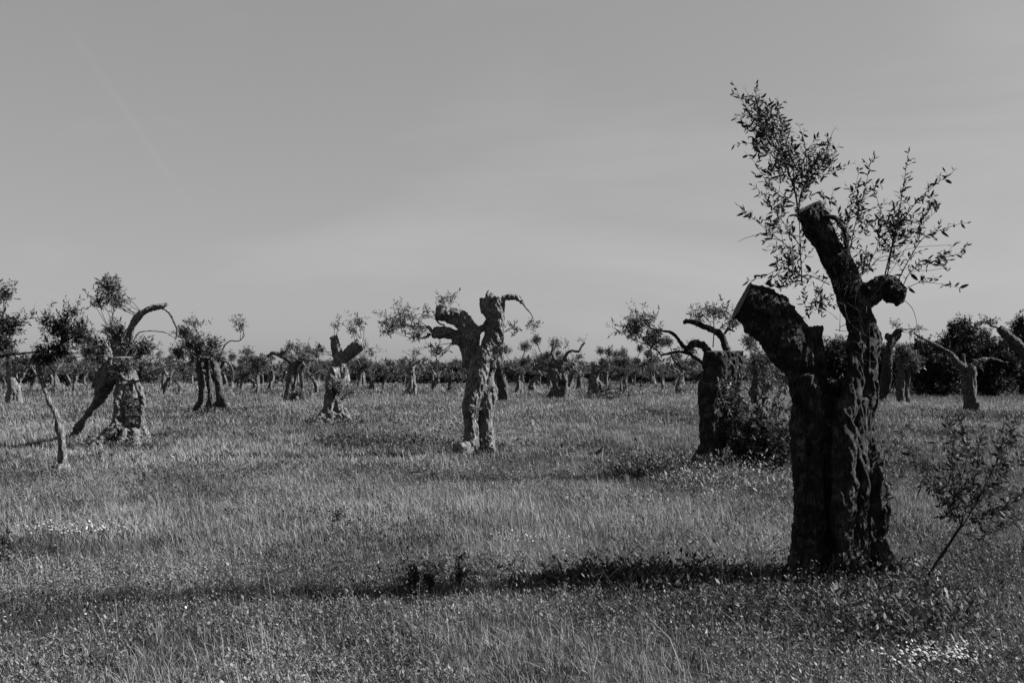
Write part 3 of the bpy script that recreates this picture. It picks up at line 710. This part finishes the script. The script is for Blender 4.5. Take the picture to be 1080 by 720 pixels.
# ---- old olive with flared roots and leaning limb, left
tree('old leafy olive at the left on wide flared roots with a leaning log limb', (133, 466), 21.5,
     [[(137, 480, 14), (136, 455, 12.5), (136, 430, 12), (134, 405, 11.5), (130, 388, 10.5), (126, 370, 7), (121, 358, 5), (117, 345, 3.5)],
      [(96, 474, 3.5, -.7), (108, 463, 5, -.5), (120, 450, 6, -.25), (128, 430, 5, -.2)], [(162, 474, 3, .1), (154, 462, 5, 0), (146, 445, 6, -.1), (142, 420, 5, -.1)], [(116, 478, 7, -.2), (122, 452, 7, -.2), (127, 430, 7, -.2), (129, 405, 7, -.12)], [(128, 446, 6, -.2), (117, 455, 5.5, -.35), (107, 464, 4.5, -.5), (101, 471, 3, -.6)],
      [(143, 398, 4, -.2), (149, 415, 3.5, -.2), (150, 438, 3.5, -.2), (150, 455, 5, -.25), (152, 472, 4, -.3)], [(134, 455, 6, -.3), (128, 466, 5, -.5), (122, 476, 4, -.6)],
      [(142, 455, 6, -.3), (143, 466, 5, -.45), (146, 476, 4, -.5)], [(131, 392, 7), (134, 370, 5), (137, 352, 3.8), (142, 339, 4), (150, 330, 3.8), (161, 324.5, 3.6), (170, 323, 3), (178, 320, 2.6)],
      [(120, 398, 5, -.1), (114, 407, 6, .2), (108, 417, 6, .6), (98, 430, 4.6, 1.2), (89, 442, 4.2, 1.8), (80, 455, 4.2, 2.3), (75, 464, 4.5, 2.6)], [(116, 395, 6, .1), (109, 400, 5.5), (104, 410, 5.5, -.1), (100, 418, 4, -.1)],
      [(120, 380, 6), (110, 390, 6), (106, 400, 5)]],
     limbs=[[(166, 324, 1.5), (174, 326, 1.4), (180, 332, 1.3), (185, 342, 1.2), (187, 350, 1.1), (185, 358, 1)], [(140, 402, 1.6, -.3), (148, 401, 1.5, -.4), (157, 393, 1.4, -.4), (170, 388, 1.1, -.4), (186, 383, .8, -.4)],
            [(118, 400, 1.6, -.4), (126, 395, 1.5, -.5), (134, 401, 1.4, -.5), (143, 400, 1.3, -.5)], [(108, 397, 1.3, -.4), (116, 388, 1.2, -.5), (119, 378, 1.1, -.5), (140, 377, .9, -.4)], [(118, 375, .9, -.4), (112, 362, .8, -.4), (108, 355, .7, -.4)],
            [(130, 378, .9, -.3), (140, 362, .8, -.3), (148, 350, .7, -.3), (172, 350, .6, -.2), (186, 357, .6, -.2)]],
     voxel=.022, disp=(.04, .028, .012), bark='bark_pale', leafm='leaf_mid', leaf=.07, twl=.24, leafsp=.032,
     blobs=[(116, 303, 14, 15, 75), (124, 318, 14, 8, 22), (103, 318, 10, 10, 14), (122, 350, 16, 18, 85), (140, 368, 20, 15, 70), (104, 372, 16, 18, 50), (155, 366, 9, 12, 22), (130, 386, 18, 12, 60, -.3), (95, 358, 10, 12, 16), (137, 425, 7, 24, 28, -.45, .1)])

# ---- slender crooked olive, front left
tree('slender crooked young olive at the left with one bent stem and a loose leafy head', (66, 499), 15.4,
     [[(66.5, 512, 5.5), (66, 490, 4.8), (65, 470, 4.6), (64, 453, 4.4), (59, 435, 3.4), (52, 424, 3), (48, 412, 2.8), (44, 400, 2.6), (41, 390, 2.4), (38, 380, 2)],
      [(64, 460, 3), (61, 452, 3.6), (60, 443, 2.6)], [(65, 490, 4, -.1), (60, 500, 3, -.15), (58, 508, 2)], [(68, 490, 4), (73, 503, 3)], [(68, 505, 4.5), (67, 475, 3.5, -.08), (65.5, 458, 3)]],
     limbs=[[(42, 392, 1.6), (38, 383, 2), (33, 380, 1.8)], [(40, 386, 1.6), (50, 378, 1.3), (62, 368, 1), (72, 352, .8)]],
     voxel=.016, disp=(.02, .012, .005), bark='bark_pale', leaf=.065, twl=.26, leafsp=.038, leafm='leaf',
     blobs=[(66, 345, 16, 16, 50), (84, 352, 13, 15, 36), (62, 368, 20, 8, 36), (50, 340, 6, 12, 8), (78, 328, 12, 6, 8), (48, 376, 14, 5, 30), (92, 368, 10, 8, 12)],
     leaders=[([(40, 384), (50, 360), (50, 338), (54, 325)], .005), ([(45, 380), (66, 360), (74, 340), (82, 322)], .006), ([(42, 384), (30, 378), (18, 374)], .005)])

# ---- olive just outside the left edge whose crown reaches in
tree('olive at the left edge of the picture, only its loose leafy branches reaching in', (-30, 488), 16.5,
     [[(-30, 500, 12), (-31, 470, 10), (-28, 430, 9), (-30, 400, 8), (-24, 385, 6)], [(-36, 500, 9), (-38, 450, 8), (-34, 400, 7), (-42, 380, 5)]],
     limbs=[[(-26, 390, 3), (-10, 378, 2.2), (10, 374, 1.5), (30, 372, 1.2), (44, 369, .9)], [(-28, 385, 3), (-14, 365, 2), (-2, 345, 1.2), (6, 325, .8)]],
     voxel=.024, bark='bark_mid', leaf=.065, twl=.26, leafsp=.04, leafm='leaf',
     blobs=[(6, 345, 16, 12, 40), (4, 362, 15, 10, 34), (4, 310, 9, 10, 20), (-14, 340, 20, 22, 50), (16, 338, 10, 6, 10), (14, 380, 12, 10, 12)],
     leaders=[([(-10, 378), (12, 355), (25, 340), (32, 330)], .005), ([(-8, 365), (2, 335), (8, 312), (14, 302)], .005)])

# ---- forked olive left of centre
tree('two-armed pollarded olive left of centre with pale sawn ends and fluted roots', (354, 445), 29.5,
     [[(353, 455, 12), (354, 440, 9), (354, 422, 8), (356, 402, 8.5), (358, 386, 8), (360, 378, 7)],
      [(357, 382, 6), (355, 368, 5), (352.5, 357, 4.8)], [(362, 380, 6), (370, 370, 6.5), (378, 364.5, 7), (383, 362.5, 6.2)],
      [(345, 430, 5, -.2), (339, 441, 4, -.4), (330, 450, 3, -.6)], [(350, 435, 5, -.3), (347, 450, 4, -.5)], [(361, 432, 5, -.2), (367, 443, 4, -.3), (374, 450, 3, -.4)], [(357, 436, 5, -.3), (360, 452, 4, -.4)],
      [(345, 446, 4, -.3), (347, 420, 5.5, -.3), (348, 404, 5.5, -.3), (352, 388, 5, -.2)], [(363, 420, 4, .25), (365, 402, 4, .25), (363, 388, 4, .1)]],
     cuts=[(352, 355.5, 4.6, 0, (-.2, -.5, 1)), (387, 361.5, 4.6, 0, (1, -.3, .1))],
     voxel=.03, disp=(.05, .038, .018), bark='bark_pale', leaf=.08, twl=.3, leafsp=.05, sq=.8,
     blobs=[(356, 408, 14, 14, 60, -.35, .2), (377, 340, 10, 10, 18), (354, 342, 7, 4, 5), (336, 368, 7, 6, 12), (368, 412, 8, 8, 16), (392, 372, 10, 8, 8), (372, 348, 5, 7, 8)])

# ---- triple-stemmed leafy olive
tree('leafy triple-stemmed olive left of the forked one, with a thick rounded crown', (226, 431), 38,
     [[(211, 436, 4), (212.5, 420, 3.8), (212, 403, 3.6), (209, 380, 3.2)], [(221, 438, 3.6, .4), (222.5, 420, 3.4, .3), (221, 403, 3.2, .2), (217, 378, 3)],
      [(232, 438, 6, -.2), (232, 420, 5, -.2), (231, 405, 4.2, -.2), (226, 384, 3.5, -.1), (220, 372, 2.6)], [(234, 418, 4.5, -.2), (240, 430, 4, -.4), (247, 438, 2.5)], [(221, 424, 4, -.1), (217, 434, 3.4, -.4), (213, 440, 2.5)], [(228, 425, 4, -.3), (224, 436, 3, -.5)], [(210, 425, 3), (204, 433, 2)]],
     limbs=[[(233, 388, 1.4), (236, 381.5, 1.3), (241, 383, 1.2), (245, 390, 1.2), (246, 402, 1.1)], [(230, 382, 1), (236, 366, .7), (243, 359.5, .6), (252, 359.5, .5), (258, 354, .4)]],
     voxel=.04, disp=(.06, .045, .02), bark='bark_mid', leaf=.1, twl=.36, leafsp=.05, tube_on=False, sq=.7,
     blobs=[(203, 362, 17, 14, 150), (212, 375, 20, 11, 120), (194, 350, 12, 9, 50), (224, 362, 10, 8, 36), (188, 372, 9, 9, 40), (206, 340, 14, 5, 16), (253, 342, 7, 8, 16), (230, 375, 8, 8, 20)])

# ---- small T-shaped olive
tree('lopsided olive with drooping left arm and brushy foot, left of two-armed olive', (305, 421), 51,
     [[(303, 426, 4.5), (304, 410, 4.2), (307, 395, 4), (308.5, 385, 4)], [(308, 426, 3.5, .1), (309, 405, 3.6, .1), (310, 388, 3.8)], [(309, 386, 3), (304, 380, 2.6), (297, 376, 2.2), (291, 372.5, 2), (286, 372.5, 1.8), (281.5, 376, 1.8)],
      [(311, 386, 3), (317, 379, 2.4), (324, 374, 1.6)], [(303, 418, 2.5), (298, 426, 2)], [(318, 386, 1.8), (319, 400, 1.8), (320, 415, 1.5), (322, 426, 1.5)]],
     limbs=[[(325, 374, .8), (330, 376, .7), (334, 381, .6)], [(299, 377, 1.4), (296, 372, 1.2), (302, 371, .8)]],
     voxel=.05, disp=(.06, .04, .02), bark='bark_far', leaf=.12, twl=.35, leafsp=.06, tube_on=False, sq=.6,
     blobs=[(320, 379, 10, 7, 60), (300, 370, 8, 3, 10), (315, 415, 9, 6, 60, -.5), (322, 382, 7, 7, 30), (316, 366, 14, 6, 16)])

# ---- bare twisted olive right of centre
tree('bare twisted olive right of centre with antler-like branches and spreading roots', (590, 419), 56,
     [[(588, 424, 8), (589, 408, 7), (586, 396, 6.5), (585, 389, 5)], [(595, 424, 3.5, -.2), (596, 406, 3, -.2), (594, 394, 3.5)], [(584, 410, 3), (579, 417, 2), (573, 421, 1.5)], [(597, 412, 2.5), (603, 420, 1.6)],
      [(593, 398, 3.6), (600, 388, 3), (607, 382.5, 2)]],
     limbs=[[(586, 392, 2.4), (586, 381, 1.8), (582, 373, 1.5), (583.5, 366, 1.2), (584.5, 360, .9)],
      [(589, 392, 2.8), (594.5, 381, 2.1), (597, 374, 1.8), (602, 370, 1.5), (610, 370.5, 1.3), (613, 366, 1.1), (617, 361, .8)], [(584, 392, 2), (574, 390, 1.4), (566, 388, 1.1), (560, 383, .8)]],
     holes=[(592.5, 404, -.3, .16, .3)], voxel=.045, disp=(.08, .06, .02), bark='bark_far', leaf=.12, twl=.3, leafsp=.09, tube_on=False, sq=.6,
     blobs=[(590, 365, 6, 4, 4), (600, 384, 12, 6, 20), (614, 358, 8, 3, 4)])

tree('short stubby olive right of the antler-branched one, on a brushy mound', (627, 421), 54,
     [[(622, 427, 3.6), (624, 408, 3.6), (626.5, 392, 3.2), (627.5, 384, 2.4)], [(629, 427, 3.6), (629, 410, 3.4), (629, 396, 3)], [(635, 426, 3), (635, 414, 3.2), (632, 402, 2.6)]], limbs=[[(628, 398, 2), (634, 389, 1.5), (641, 383.5, 1.1), (657, 377.5, .7)]],
     voxel=.05, disp=(.06, .05, .02), bark='bark_far', leaf=.12, twl=.3, leafsp=.06, tube_on=False, sq=.6,
     blobs=[(642, 371, 6, 7, 34), (626, 419, 12, 3, 40, -.6), (640, 412, 5, 6, 26), (640, 380, 8, 4, 12)])

tree('small pale olive with splayed roots, left of the knotted central tree', (433, 415), 62,
     [[(431, 416, 2), (433.5, 406, 3.2), (435, 396, 3.2), (435, 387, 2.6)], [(438, 418, 1.6), (437.5, 408, 2), (437, 398, 2)], [(432, 408, 2), (428, 413, 1.4), (423, 417, 1)], [(435, 388, 2), (432, 382, 1.6), (436, 381, 1)],
      [(436, 388, 1.8), (439, 383, 1.2), (444, 379, .8)], [(434, 393, 3), (429, 391, 2.6)]],
     voxel=.05, disp=(.05, .04, .02), bark='bark_pale', leaf=.13, twl=.3, leafsp=.08, tube_on=False, sq=.6, blobs=[(430, 388, 5, 4, 14), (438, 372, 9, 6, 10)])

tree('leaning stubby olive trunk standing just behind the knotted central tree', (532, 421), 51,
     [[(533, 427, 5.5), (531.5, 404, 5), (527, 388, 4.5), (523, 372, 4)], [(529, 427, 4.5, .2), (528, 404, 4.2, .2), (525, 388, 4)]],
     voxel=.05, disp=(.06, .04, .015), bark='bark_mid', sq=.6, leaf=.12, twl=.3, leafsp=.08, tube_on=False, blobs=[(524, 400, 5, 4, 8), (540, 385, 7, 6, 12)])

tree('broad pale olive trunk at the far left behind the edge branches', (16, 424), 47,
     [[(15, 430, 7), (14, 410, 5.5), (12.5, 395, 5.5), (12.5, 375, 5)], [(21, 430, 4), (19, 412, 4), (16, 400, 4)], [(19, 405, 2.4), (25, 394, 2), (31, 384, 1.8), (38, 376, 4.5), (44, 374, 4)], [(10, 415, 3), (6, 426, 2)]],
     voxel=.045, disp=(.06, .04, .02), bark='bark_pale', sq=.6, leaf=.12, twl=.3, leafsp=.06, tube_on=False, blobs=[(25, 381, 7, 5, 30), (8, 372, 10, 6, 24), (42, 368, 8, 6, 14)])

# ---- right side
tree('olive at the right spreading two long low arms in front of the round dark trees', (1023, 431), 38,
     [[(1023, 438, 8.5), (1023.5, 420, 7), (1023, 404, 6.6), (1022.5, 390, 6.5), (1020, 386, 5)], [(1029, 425, 4, -.2), (1033, 434, 3, -.3), (1038, 438, 2, -.4)],
      [(1019, 390, 4), (1010, 381.5, 3.3), (1001, 372, 2.6), (990, 365.5, 2.1), (979, 360, 1.8), (966, 352.5, 1.3), (958, 346, .8)], [(1018, 386, 2), (1015.5, 373, 1.6)],
      [(1024, 386, 4), (1031, 382, 3.4), (1038, 379.5, 2.7), (1048, 378.7, 1.6), (1062, 383, .7)]],
     voxel=.036, disp=(.04, .035, .018), bark='bark_mid', leaf=.1, twl=.3, leafsp=.06, tube_on=False, sq=.7,
     blobs=[(962, 348, 5, 4, 5), (1034, 384, 8, 3, 8)])
tree('dark leaning olive trunk with a hooked top just right of the big split olive', (931, 421), 50,
     [[(930, 427, 5), (931.5, 405, 4.6), (935, 385, 4.4), (938.5, 366, 4), (941, 356, 4.2), (946, 350, 3.6), (953, 347, 2.8)], [(937, 415, 2, -.2), (939, 395, 2, -.2), (939, 375, 2.2), (943, 362, 2), (951, 352, 1.4)], [(936, 358, 3), (935.5, 351, 2)]],
     voxel=.045, disp=(.06, .04, .015), bark='bark_dark', sq=.6, leaf=.12, twl=.3, leafsp=.07, tube_on=False, blobs=[(946, 341, 6, 6, 8), (968, 345, 7, 4, 6)])
tree('shaggy double-trunked olive between the hooked trunk and the round dark trees', (950, 423), 48,
     [[(949, 428, 4), (949.5, 408, 4.6), (950, 392, 4.4), (948.5, 379, 4)], [(958, 424, 2.5), (956.5, 408, 2.6), (959, 393, 2.6), (961, 385, 2)]],
     voxel=.045, disp=(.06, .04, .015), bark='bark_mid', sq=.6, leaf=.12, twl=.36, leafsp=.05, tube_on=False, blobs=[(957, 375, 13, 13, 110), (948, 368, 6, 8, 30), (966, 385, 7, 10, 30)])
tree('olive at the right edge, its thick bare arm reaching into view', (1112, 455), 25,
     [[(1112, 465, 16), (1110, 430, 13), (1106, 405, 13), (1098, 388, 11), (1085, 377, 8), (1076, 367, 6.6), (1067, 358, 5.6), (1060, 351, 4.8), (1054, 346.5, 3.6)], [(1112, 410, 11), (1122, 385, 8), (1130, 360, 6)]],
     limbs=[[(1055, 347, 1.3), (1048, 344, 1), (1040, 340, .8), (1034, 340, .5)]],
     voxel=.03, disp=(.04, .025, .01), bark='bark_mid', leaf=.08, twl=.26, leafsp=.05, blobs=[(1044, 338, 8, 5, 10), (1032, 342, 6, 5, 5), (1130, 350, 18, 16, 60)])

tree('leafy olive partly hidden behind the sawn-off trunk and the dark bush', (802, 420), 36,
     [[(795, 426, 4), (795, 410, 3.6), (798, 395, 3.4), (795, 380, 3)], [(806, 426, 3), (806, 410, 2.8), (804, 395, 3)]],
     voxel=.045, disp=(.05, .03, .015), bark='bark_mid', sq=.7, leaf=.09, twl=.32, leafsp=.05, tube_on=False,
     blobs=[(800, 385, 18, 20, 120), (790, 360, 10, 12, 40), (818, 372, 12, 14, 60), (812, 402, 14, 12, 70), (792, 340, 8, 8, 12)])

# round dark evergreen trees at the right
OAK = [(1012, 372, 34, 33, 66, 'largest round dark evergreen, behind the olive with two long arms'), (968, 386, 30, 24, 70, 'low wide dark evergreen behind the shaggy olive, left of the largest round one'),
       (1078, 368, 26, 33, 64, 'tall dark evergreen at the right edge of the picture'), (1048, 388, 26, 22, 58, 'low bushy dark evergreen filling the gap before the right edge'),
       (990, 396, 28, 16, 60, 'low dark thicket-like evergreen in front of the largest round one'), (925, 386, 24, 20, 72, 'small dark evergreen just right of the big split olive, behind the hooked trunk'), (1036, 378, 24, 26, 68, 'dark evergreen wedged between the largest round one and the right edge'),
       (880, 385, 28, 24, 75, 'dark evergreen seen through the fork of the big split olive')]
for (px, py, hw, hh, Y, lab) in OAK:
    py -= 7; hw *= 1.1; hh *= 1.16
    gp = HY + CAMH * FPX / Y
    root = tree(lab, (px, gp), Y, [[(px, gp + 5, 4), (px + 1, gp - 14, 3.4), (px - 1, gp - 26, 3)]], voxel=.08, disp=(.05, .03, .02), bark='bark_dark', leafm='leaf_oak', cat='evergreen tree', name='evergreen_tree',
                leaf=.2, twl=.5, leafsp=.07, tube_on=False, sq=.5,
                blobs=[(px, py, hw * .85, hh * .85, 420), (px - hw * .45, py + hh * .3, hw * .55, hh * .6, 110), (px + hw * .5, py + hh * .25, hw * .5, hh * .6, 110), (px + hw * .1, py - hh * .45, hw * .5, hh * .45, 70), (px, (py + gp) / 2 + 6, hw, (gp - py) * .45, 200)])

# ------------------------------------------------------------------ shrubs and saplings
def shrub(name, label, cat, base, Y, blobs, leaders, leafm, leaf, twl, leafsp=.03, six=True, stems=()):
    Y = Y * .945
    o = W(base[0], base[1], Y); o[2] = float(gz(o[0], o[1])); root = empty(name, o); tag(root, label, cat)
    for s in stems:
        C = catmull(trace(s, Y), 6); v, a, b_ = tube(C[:, :3], C[:, 3], 8, .05)
        mk('stem', v - o, a, b_, [M['bark_dark']], root, smooth=True)
    F = Fol(leaf, .3)
    for b_ in blobs:
        c = W(b_[0], b_[1], Y + (b_[5] if len(b_) > 5 else 0)); rx, rz = b_[2] / FPX * Y, b_[3] / FPX * Y
        F.blob(c, (rx, b_[6] if len(b_) > 6 else rx * .7, rz), b_[4], twl, leafsp)
    for l in leaders:
        F.leader(trace([(q[0], q[1], 1, *(q[2:] or ())) for q in l[0]], Y), l[1], l[2] * .6, l[3], leafsp)
    F.build('foliage', root, o, M[leafm], six)
    return root
shrub('shrub', 'dense dark leafy bush between the sawn-off trunk and the big split olive', 'bush', (800, 496), 14.8,
      [(802, 462, 30, 26, 240), (785, 472, 20, 24, 110), (822, 472, 22, 22, 150), (795, 487, 36, 9, 130), (778, 440, 9, 30, 40, .2), (835, 470, 16, 24, 60, .3), (745, 486, 20, 7, 30, -.3)],
      [([(x_, 485), (x_ + dx_ * .5, 450), (x_ + dx_, ty_)], .004, .06, .2) for x_, dx_, ty_ in ((780, -4, 395), (788, 2, 412), (795, 6, 385), (805, -2, 400), (812, 8, 415), (820, 2, 405), (828, 6, 425), (772, -8, 380))], 'leaf_sap', .065, .28, .035,
      stems=[[(800, 500, 1.6), (802, 470, 1.2), (806, 440, .8)], [(790, 500, 1.4), (785, 470, 1), (780, 445, .6)], [(812, 500, 1.4), (820, 475, 1), (826, 455, .6)]])
shrub('olive_sapling', 'young olive shoot leaning right beside the big split olive, small glossy leaves', 'sapling', (978, 608), 7.6, [],
      [([(1014, 556), (1008, 530), (1005, 500), (1003, 470), (1000, 445)], .005, .022, .17), ([(1014, 556), (1030, 530, -.1), (1045, 500, -.15), (1060, 470, -.2), (1068, 450, -.2)], .005, .026, .18),
       ([(1015, 555), (1035, 545, .1), (1060, 535, .15), (1078, 520, .15)], .004, .026, .17), ([(1010, 545), (995, 520, .1), (978, 500, .15), (962, 480, .2)], .004, .026, .15),
       ([(1015, 553), (1025, 520, .15), (1030, 490, .2), (1035, 460, .2)], .004, .026, .17), ([(1008, 560), (1030, 565, -.1), (1050, 560, -.15), (1070, 550, -.2)], .003, .035, .14),
       ([(1012, 556), (1000, 535, -.15), (990, 515, -.2), (975, 510, -.2)], .003, .03, .14), ([(1010, 520), (1018, 490, -.1), (1020, 465, -.1), (1012, 440, -.1)], .003, .025, .15),
       ([(1030, 530), (1055, 505, .1), (1080, 480, .15), (1092, 465, .15)], .003, .03, .16)],
      'leaf_sap', .042, .15, .024, stems=[[(976, 614, 2), (985, 598, 1.8), (997, 580, 1.7), (1006, 566, 1.6), (1014, 553, 1.3), (1016, 540, .9)]])
shrub('weed_plant', 'small dark upright weed standing alone in the grass below the forked olive', 'weed', (357, 553), 10.2,
      [(357, 544, 8, 8, 14)], [], 'leaf', .035, .12, .025)
shrub('weed_plant', 'dark upright weed at the left edge, near the white flower strip', 'weed', (5, 582), 8.8,
      [(4, 570, 4, 12, 9)], [], 'leaf', .04, .14, .025)
for (px, py, w_, h_, lab) in [(437, 606, 7, 16, 'dark stalky weed in the shadow strip, leftmost of the tall ones'), (484, 606, 7, 18, 'dark stalky weed in the shadow strip, right of the leftmost tall one'),
                              (452, 612, 6, 12, 'low dark weed between the two tall stalky ones in the shadow strip'), (540, 616, 6, 10, 'low dark weed at the right end of the row in the shadow strip')]:
    shrub('weed_plant', lab, 'weed', (px, py + h_), 7.5, [(px, py, w_, h_, 18)], [], 'leaf', .035, .12, .024, stems=[[(px, py + h_ + 3, .6), (px + 1, py, .5), (px, py - h_, .3)]])
for (px, py, ln, lab) in [(440, 509, 26, 'dry fallen stick lying in the grass below the knotted central tree'), (585, 470, 20, 'pale fallen twig leaning in the grass right of the knotted central tree')]:
    Y = Yof(py); o = W(px, py, Y); o[2] = float(gz(o[0], o[1])) + .12
    L = ln / FPX * Y
    C = catmull(np.array([[-L / 2, 0, -.03], [-L * .2, .04, .02], [L * .15, -.03, .03], [L / 2, .05, .08]]), 5)
    v, a, b_ = tube(C, np.linspace(.012, .005, len(C)), 6); v2, a2, b2 = tube(catmull(np.array([C[8], C[8] + [.06, -.04, .08], C[8] + [.16, -.05, .1]]), 4), np.linspace(.006, .003, 9), 5)
    tag(mk('fallen_branch', np.concatenate([v, v2]), np.concatenate([a, a2 + len(v)]), np.concatenate([b_, b2 + len(v)]), [M['bark_mid']], smooth=True), lab, 'stick').location = o

# ------------------------------------------------------------------ the grove behind: individual small trees in rows
def proto(k):
    """one pollarded far olive at the origin; returns (trunk mesh object, crown mesh object)"""
    rs = np.random.default_rng(100 + k); tubes = []
    H = rs.uniform(1.1, 1.6); r = rs.uniform(.11, .22); ln = rs.normal(0, .3, 2)
    top = np.array([ln[0], ln[1], H])
    for j in range(3):
        a = rs.uniform(0, 6.28); o_ = np.array([math.cos(a), math.sin(a), 0]) * r * .45
        P = np.array([[0, 0, -.2], [0, 0, H * .35], [ln[0] * .5, ln[1] * .5, H * .7], top]) + o_ * np.array([[1.6], [1], [1], [.7]]) + rs.normal(0, .04, (4, 3))
        C = catmull(P, 5); tubes.append(tube(C, np.linspace(r * .85, r * .5, len(C)), 9, .1, j))
    for j in range(4):
        a = rs.uniform(0, 6.28); P = np.array([[0, 0, .35], [math.cos(a) * r * 1.1, math.sin(a) * r * 1.1, .12], [math.cos(a) * r * 2.1, math.sin(a) * r * 2.1, -.1]])
        C = catmull(P, 4); tubes.append(tube(C, np.linspace(r * .4, r * .2, len(C)), 8))
    tips = []
    for j in range(rs.integers(2, 5)):
        a = rs.uniform(0, 6.28); d = np.array([math.cos(a), math.sin(a) * .7, rs.uniform(.25, 1.1)]); L = rs.uniform(.5, 1.4)
        P = np.array([top * [1, 1, .85], top + d * L * .4, top + d * L * .7 + rs.normal(0, .12, 3), top + d * L + np.array([0, 0, rs.normal(0, .3)])])
        C = catmull(P, 4); tubes.append(tube(C, np.linspace(r * .55, r * .2, len(C)), 8)); tips.append(C[-1])
    tr = voxel_mesh('trunk', tubes, .045, 1, (.05, .035, .015), np.zeros(3), M['bark_far'], None, .6, k * 3.3)
    F = Fol(.15)
    dens = [40, 110, 12, 90, 160, 20, 120, 50][k % 8]
    for tp in tips: F.blob(tp + [0, 0, .1], (.45, .45, .35), dens // 2, .4, .08, False)
    F.blob(top + [0, 0, .05], (1.15, .9, .38), dens, .4, .08, False)
    if k % 3 == 0: F.blob((.2, 0, .3), (.5, .5, .3), 20, .3, .07, False)
    cr_ = F.build('crown', None, np.zeros(3), M['leaf_far'], False)
    return tr, cr_
PROTO = [proto(k) for k in range(8)]
used = set()
def far_tree(k, x, y, rz, s, sz, label, group):
    root = empty('olive_tree', (x, y, float(gz(x, y)))); root.rotation_euler.z = rz; root.scale = (s, s, s * sz)
    tag(root, label, 'olive tree', group)
    for part in PROTO[k]:
        if (k, part.name) in used: c = part.copy(); sc.collection.objects.link(c)
        else: c = part; used.add((k, part.name))
        c.parent = root
G1 = 'small far olives in the middle distance'
SPOT = [(60, 412, 'pale-trunked far olive between the slender crooked olive and the broad pale trunk'), (78, 411, 'forked far olive behind the crown of the slender crooked olive'),
        (175, 415, 'small far olive just left of the triple-stemmed leafy one'), (190, 413, None), (255, 411, 'far olive under the arching whip right of the triple-stemmed one'), (268, 410, None),
        (272, 416, 'small stubby olive left of the lopsided one with the drooping arm'), (335, 413, 'far olive between the lopsided and the two-armed ones'), (392, 410, 'far olive with a slanting limb, right of the two-armed one'),
        (404, 410, 'second far olive right of the two-armed one'), (458, 411, 'small far olive just left of the knotted central tree'), (474, 412, None), (548, 413, 'far olive just right of the knotted central tree'),
        (562, 411, None), (655, 412, 'far olive right of the stubby one on the mound'), (700, 411, 'far olive below the loose leaf cluster, left of the sawn-off trunk'), (716, 414, 'far olive nearest the left side of the sawn-off trunk'), (365, 411, None),
        (285, 410, None), (430, 408, None), (500, 409, None), (610, 410, None), (676, 409, None), (830, 416, 'far olive seen just left of the big split olive trunk'), (100, 410, None), (140, 410, None), (35, 410, None), (5, 409, None)]
rr = random.Random(5)
occ = []
for i, (px, py, lab) in enumerate(SPOT):
    Y = Yof(py) * .96; p = W(px, py, Y); occ.append((p[0], p[1]))
    far_tree(i % 8, p[0], p[1], rr.uniform(0, 6.28), rr.uniform(.75, 1.0), rr.uniform(.8, 1.05), lab or 'one of the small far olives standing before the dark rows of the grove', 'small far olives before the rows' if not lab else None)
row = 0
for Y in (64, 70, 76, 83, 90, 97):
    x = -.62 * Y - 6 + (row % 2) * 2.5; row += 1
    while x < .62 * Y + 6:
        xx, yy = x + rr.uniform(-1.2, 1.2), Y + rr.uniform(-2, 2)
        if all((xx - a) ** 2 + (yy - b_) ** 2 > 9 for a, b_ in occ):
            if Y < 68 and rr.random() < .5: x += rr.uniform(4, 7); continue
            far_tree(rr.choice([1, 3, 4, 6, 7, 0, 2, 5] if Y < 80 else [1, 3, 4, 6, 7, 0, 4, 1]), xx, yy, rr.uniform(0, 6.28), rr.uniform(.75, 1.2), rr.uniform(.8, 1.25), 'small olive in the dark rows of the grove along the horizon', 'olives in the rows along the horizon')
        x += rr.uniform(4.2, 6.2)
# the mass of trees beyond the last row
F = Fol(.42, .4)
for i in range(340):
    x = rr.uniform(-85, 85); y = rr.uniform(98, 122); h = rr.uniform(2.2, 3.1) + .8 * mnoise.noise(Vector((x * .08, 0, 0)))
    F.blob((x, y, h * .45), (2.4, 1.6, h * .5), 85, .7, .16, False)
tag(F.build('distant_trees', None, np.zeros(3), M['leaf_far'], False), 'dark unbroken mass of trees closing the field along the horizon', 'trees', kind='stuff')
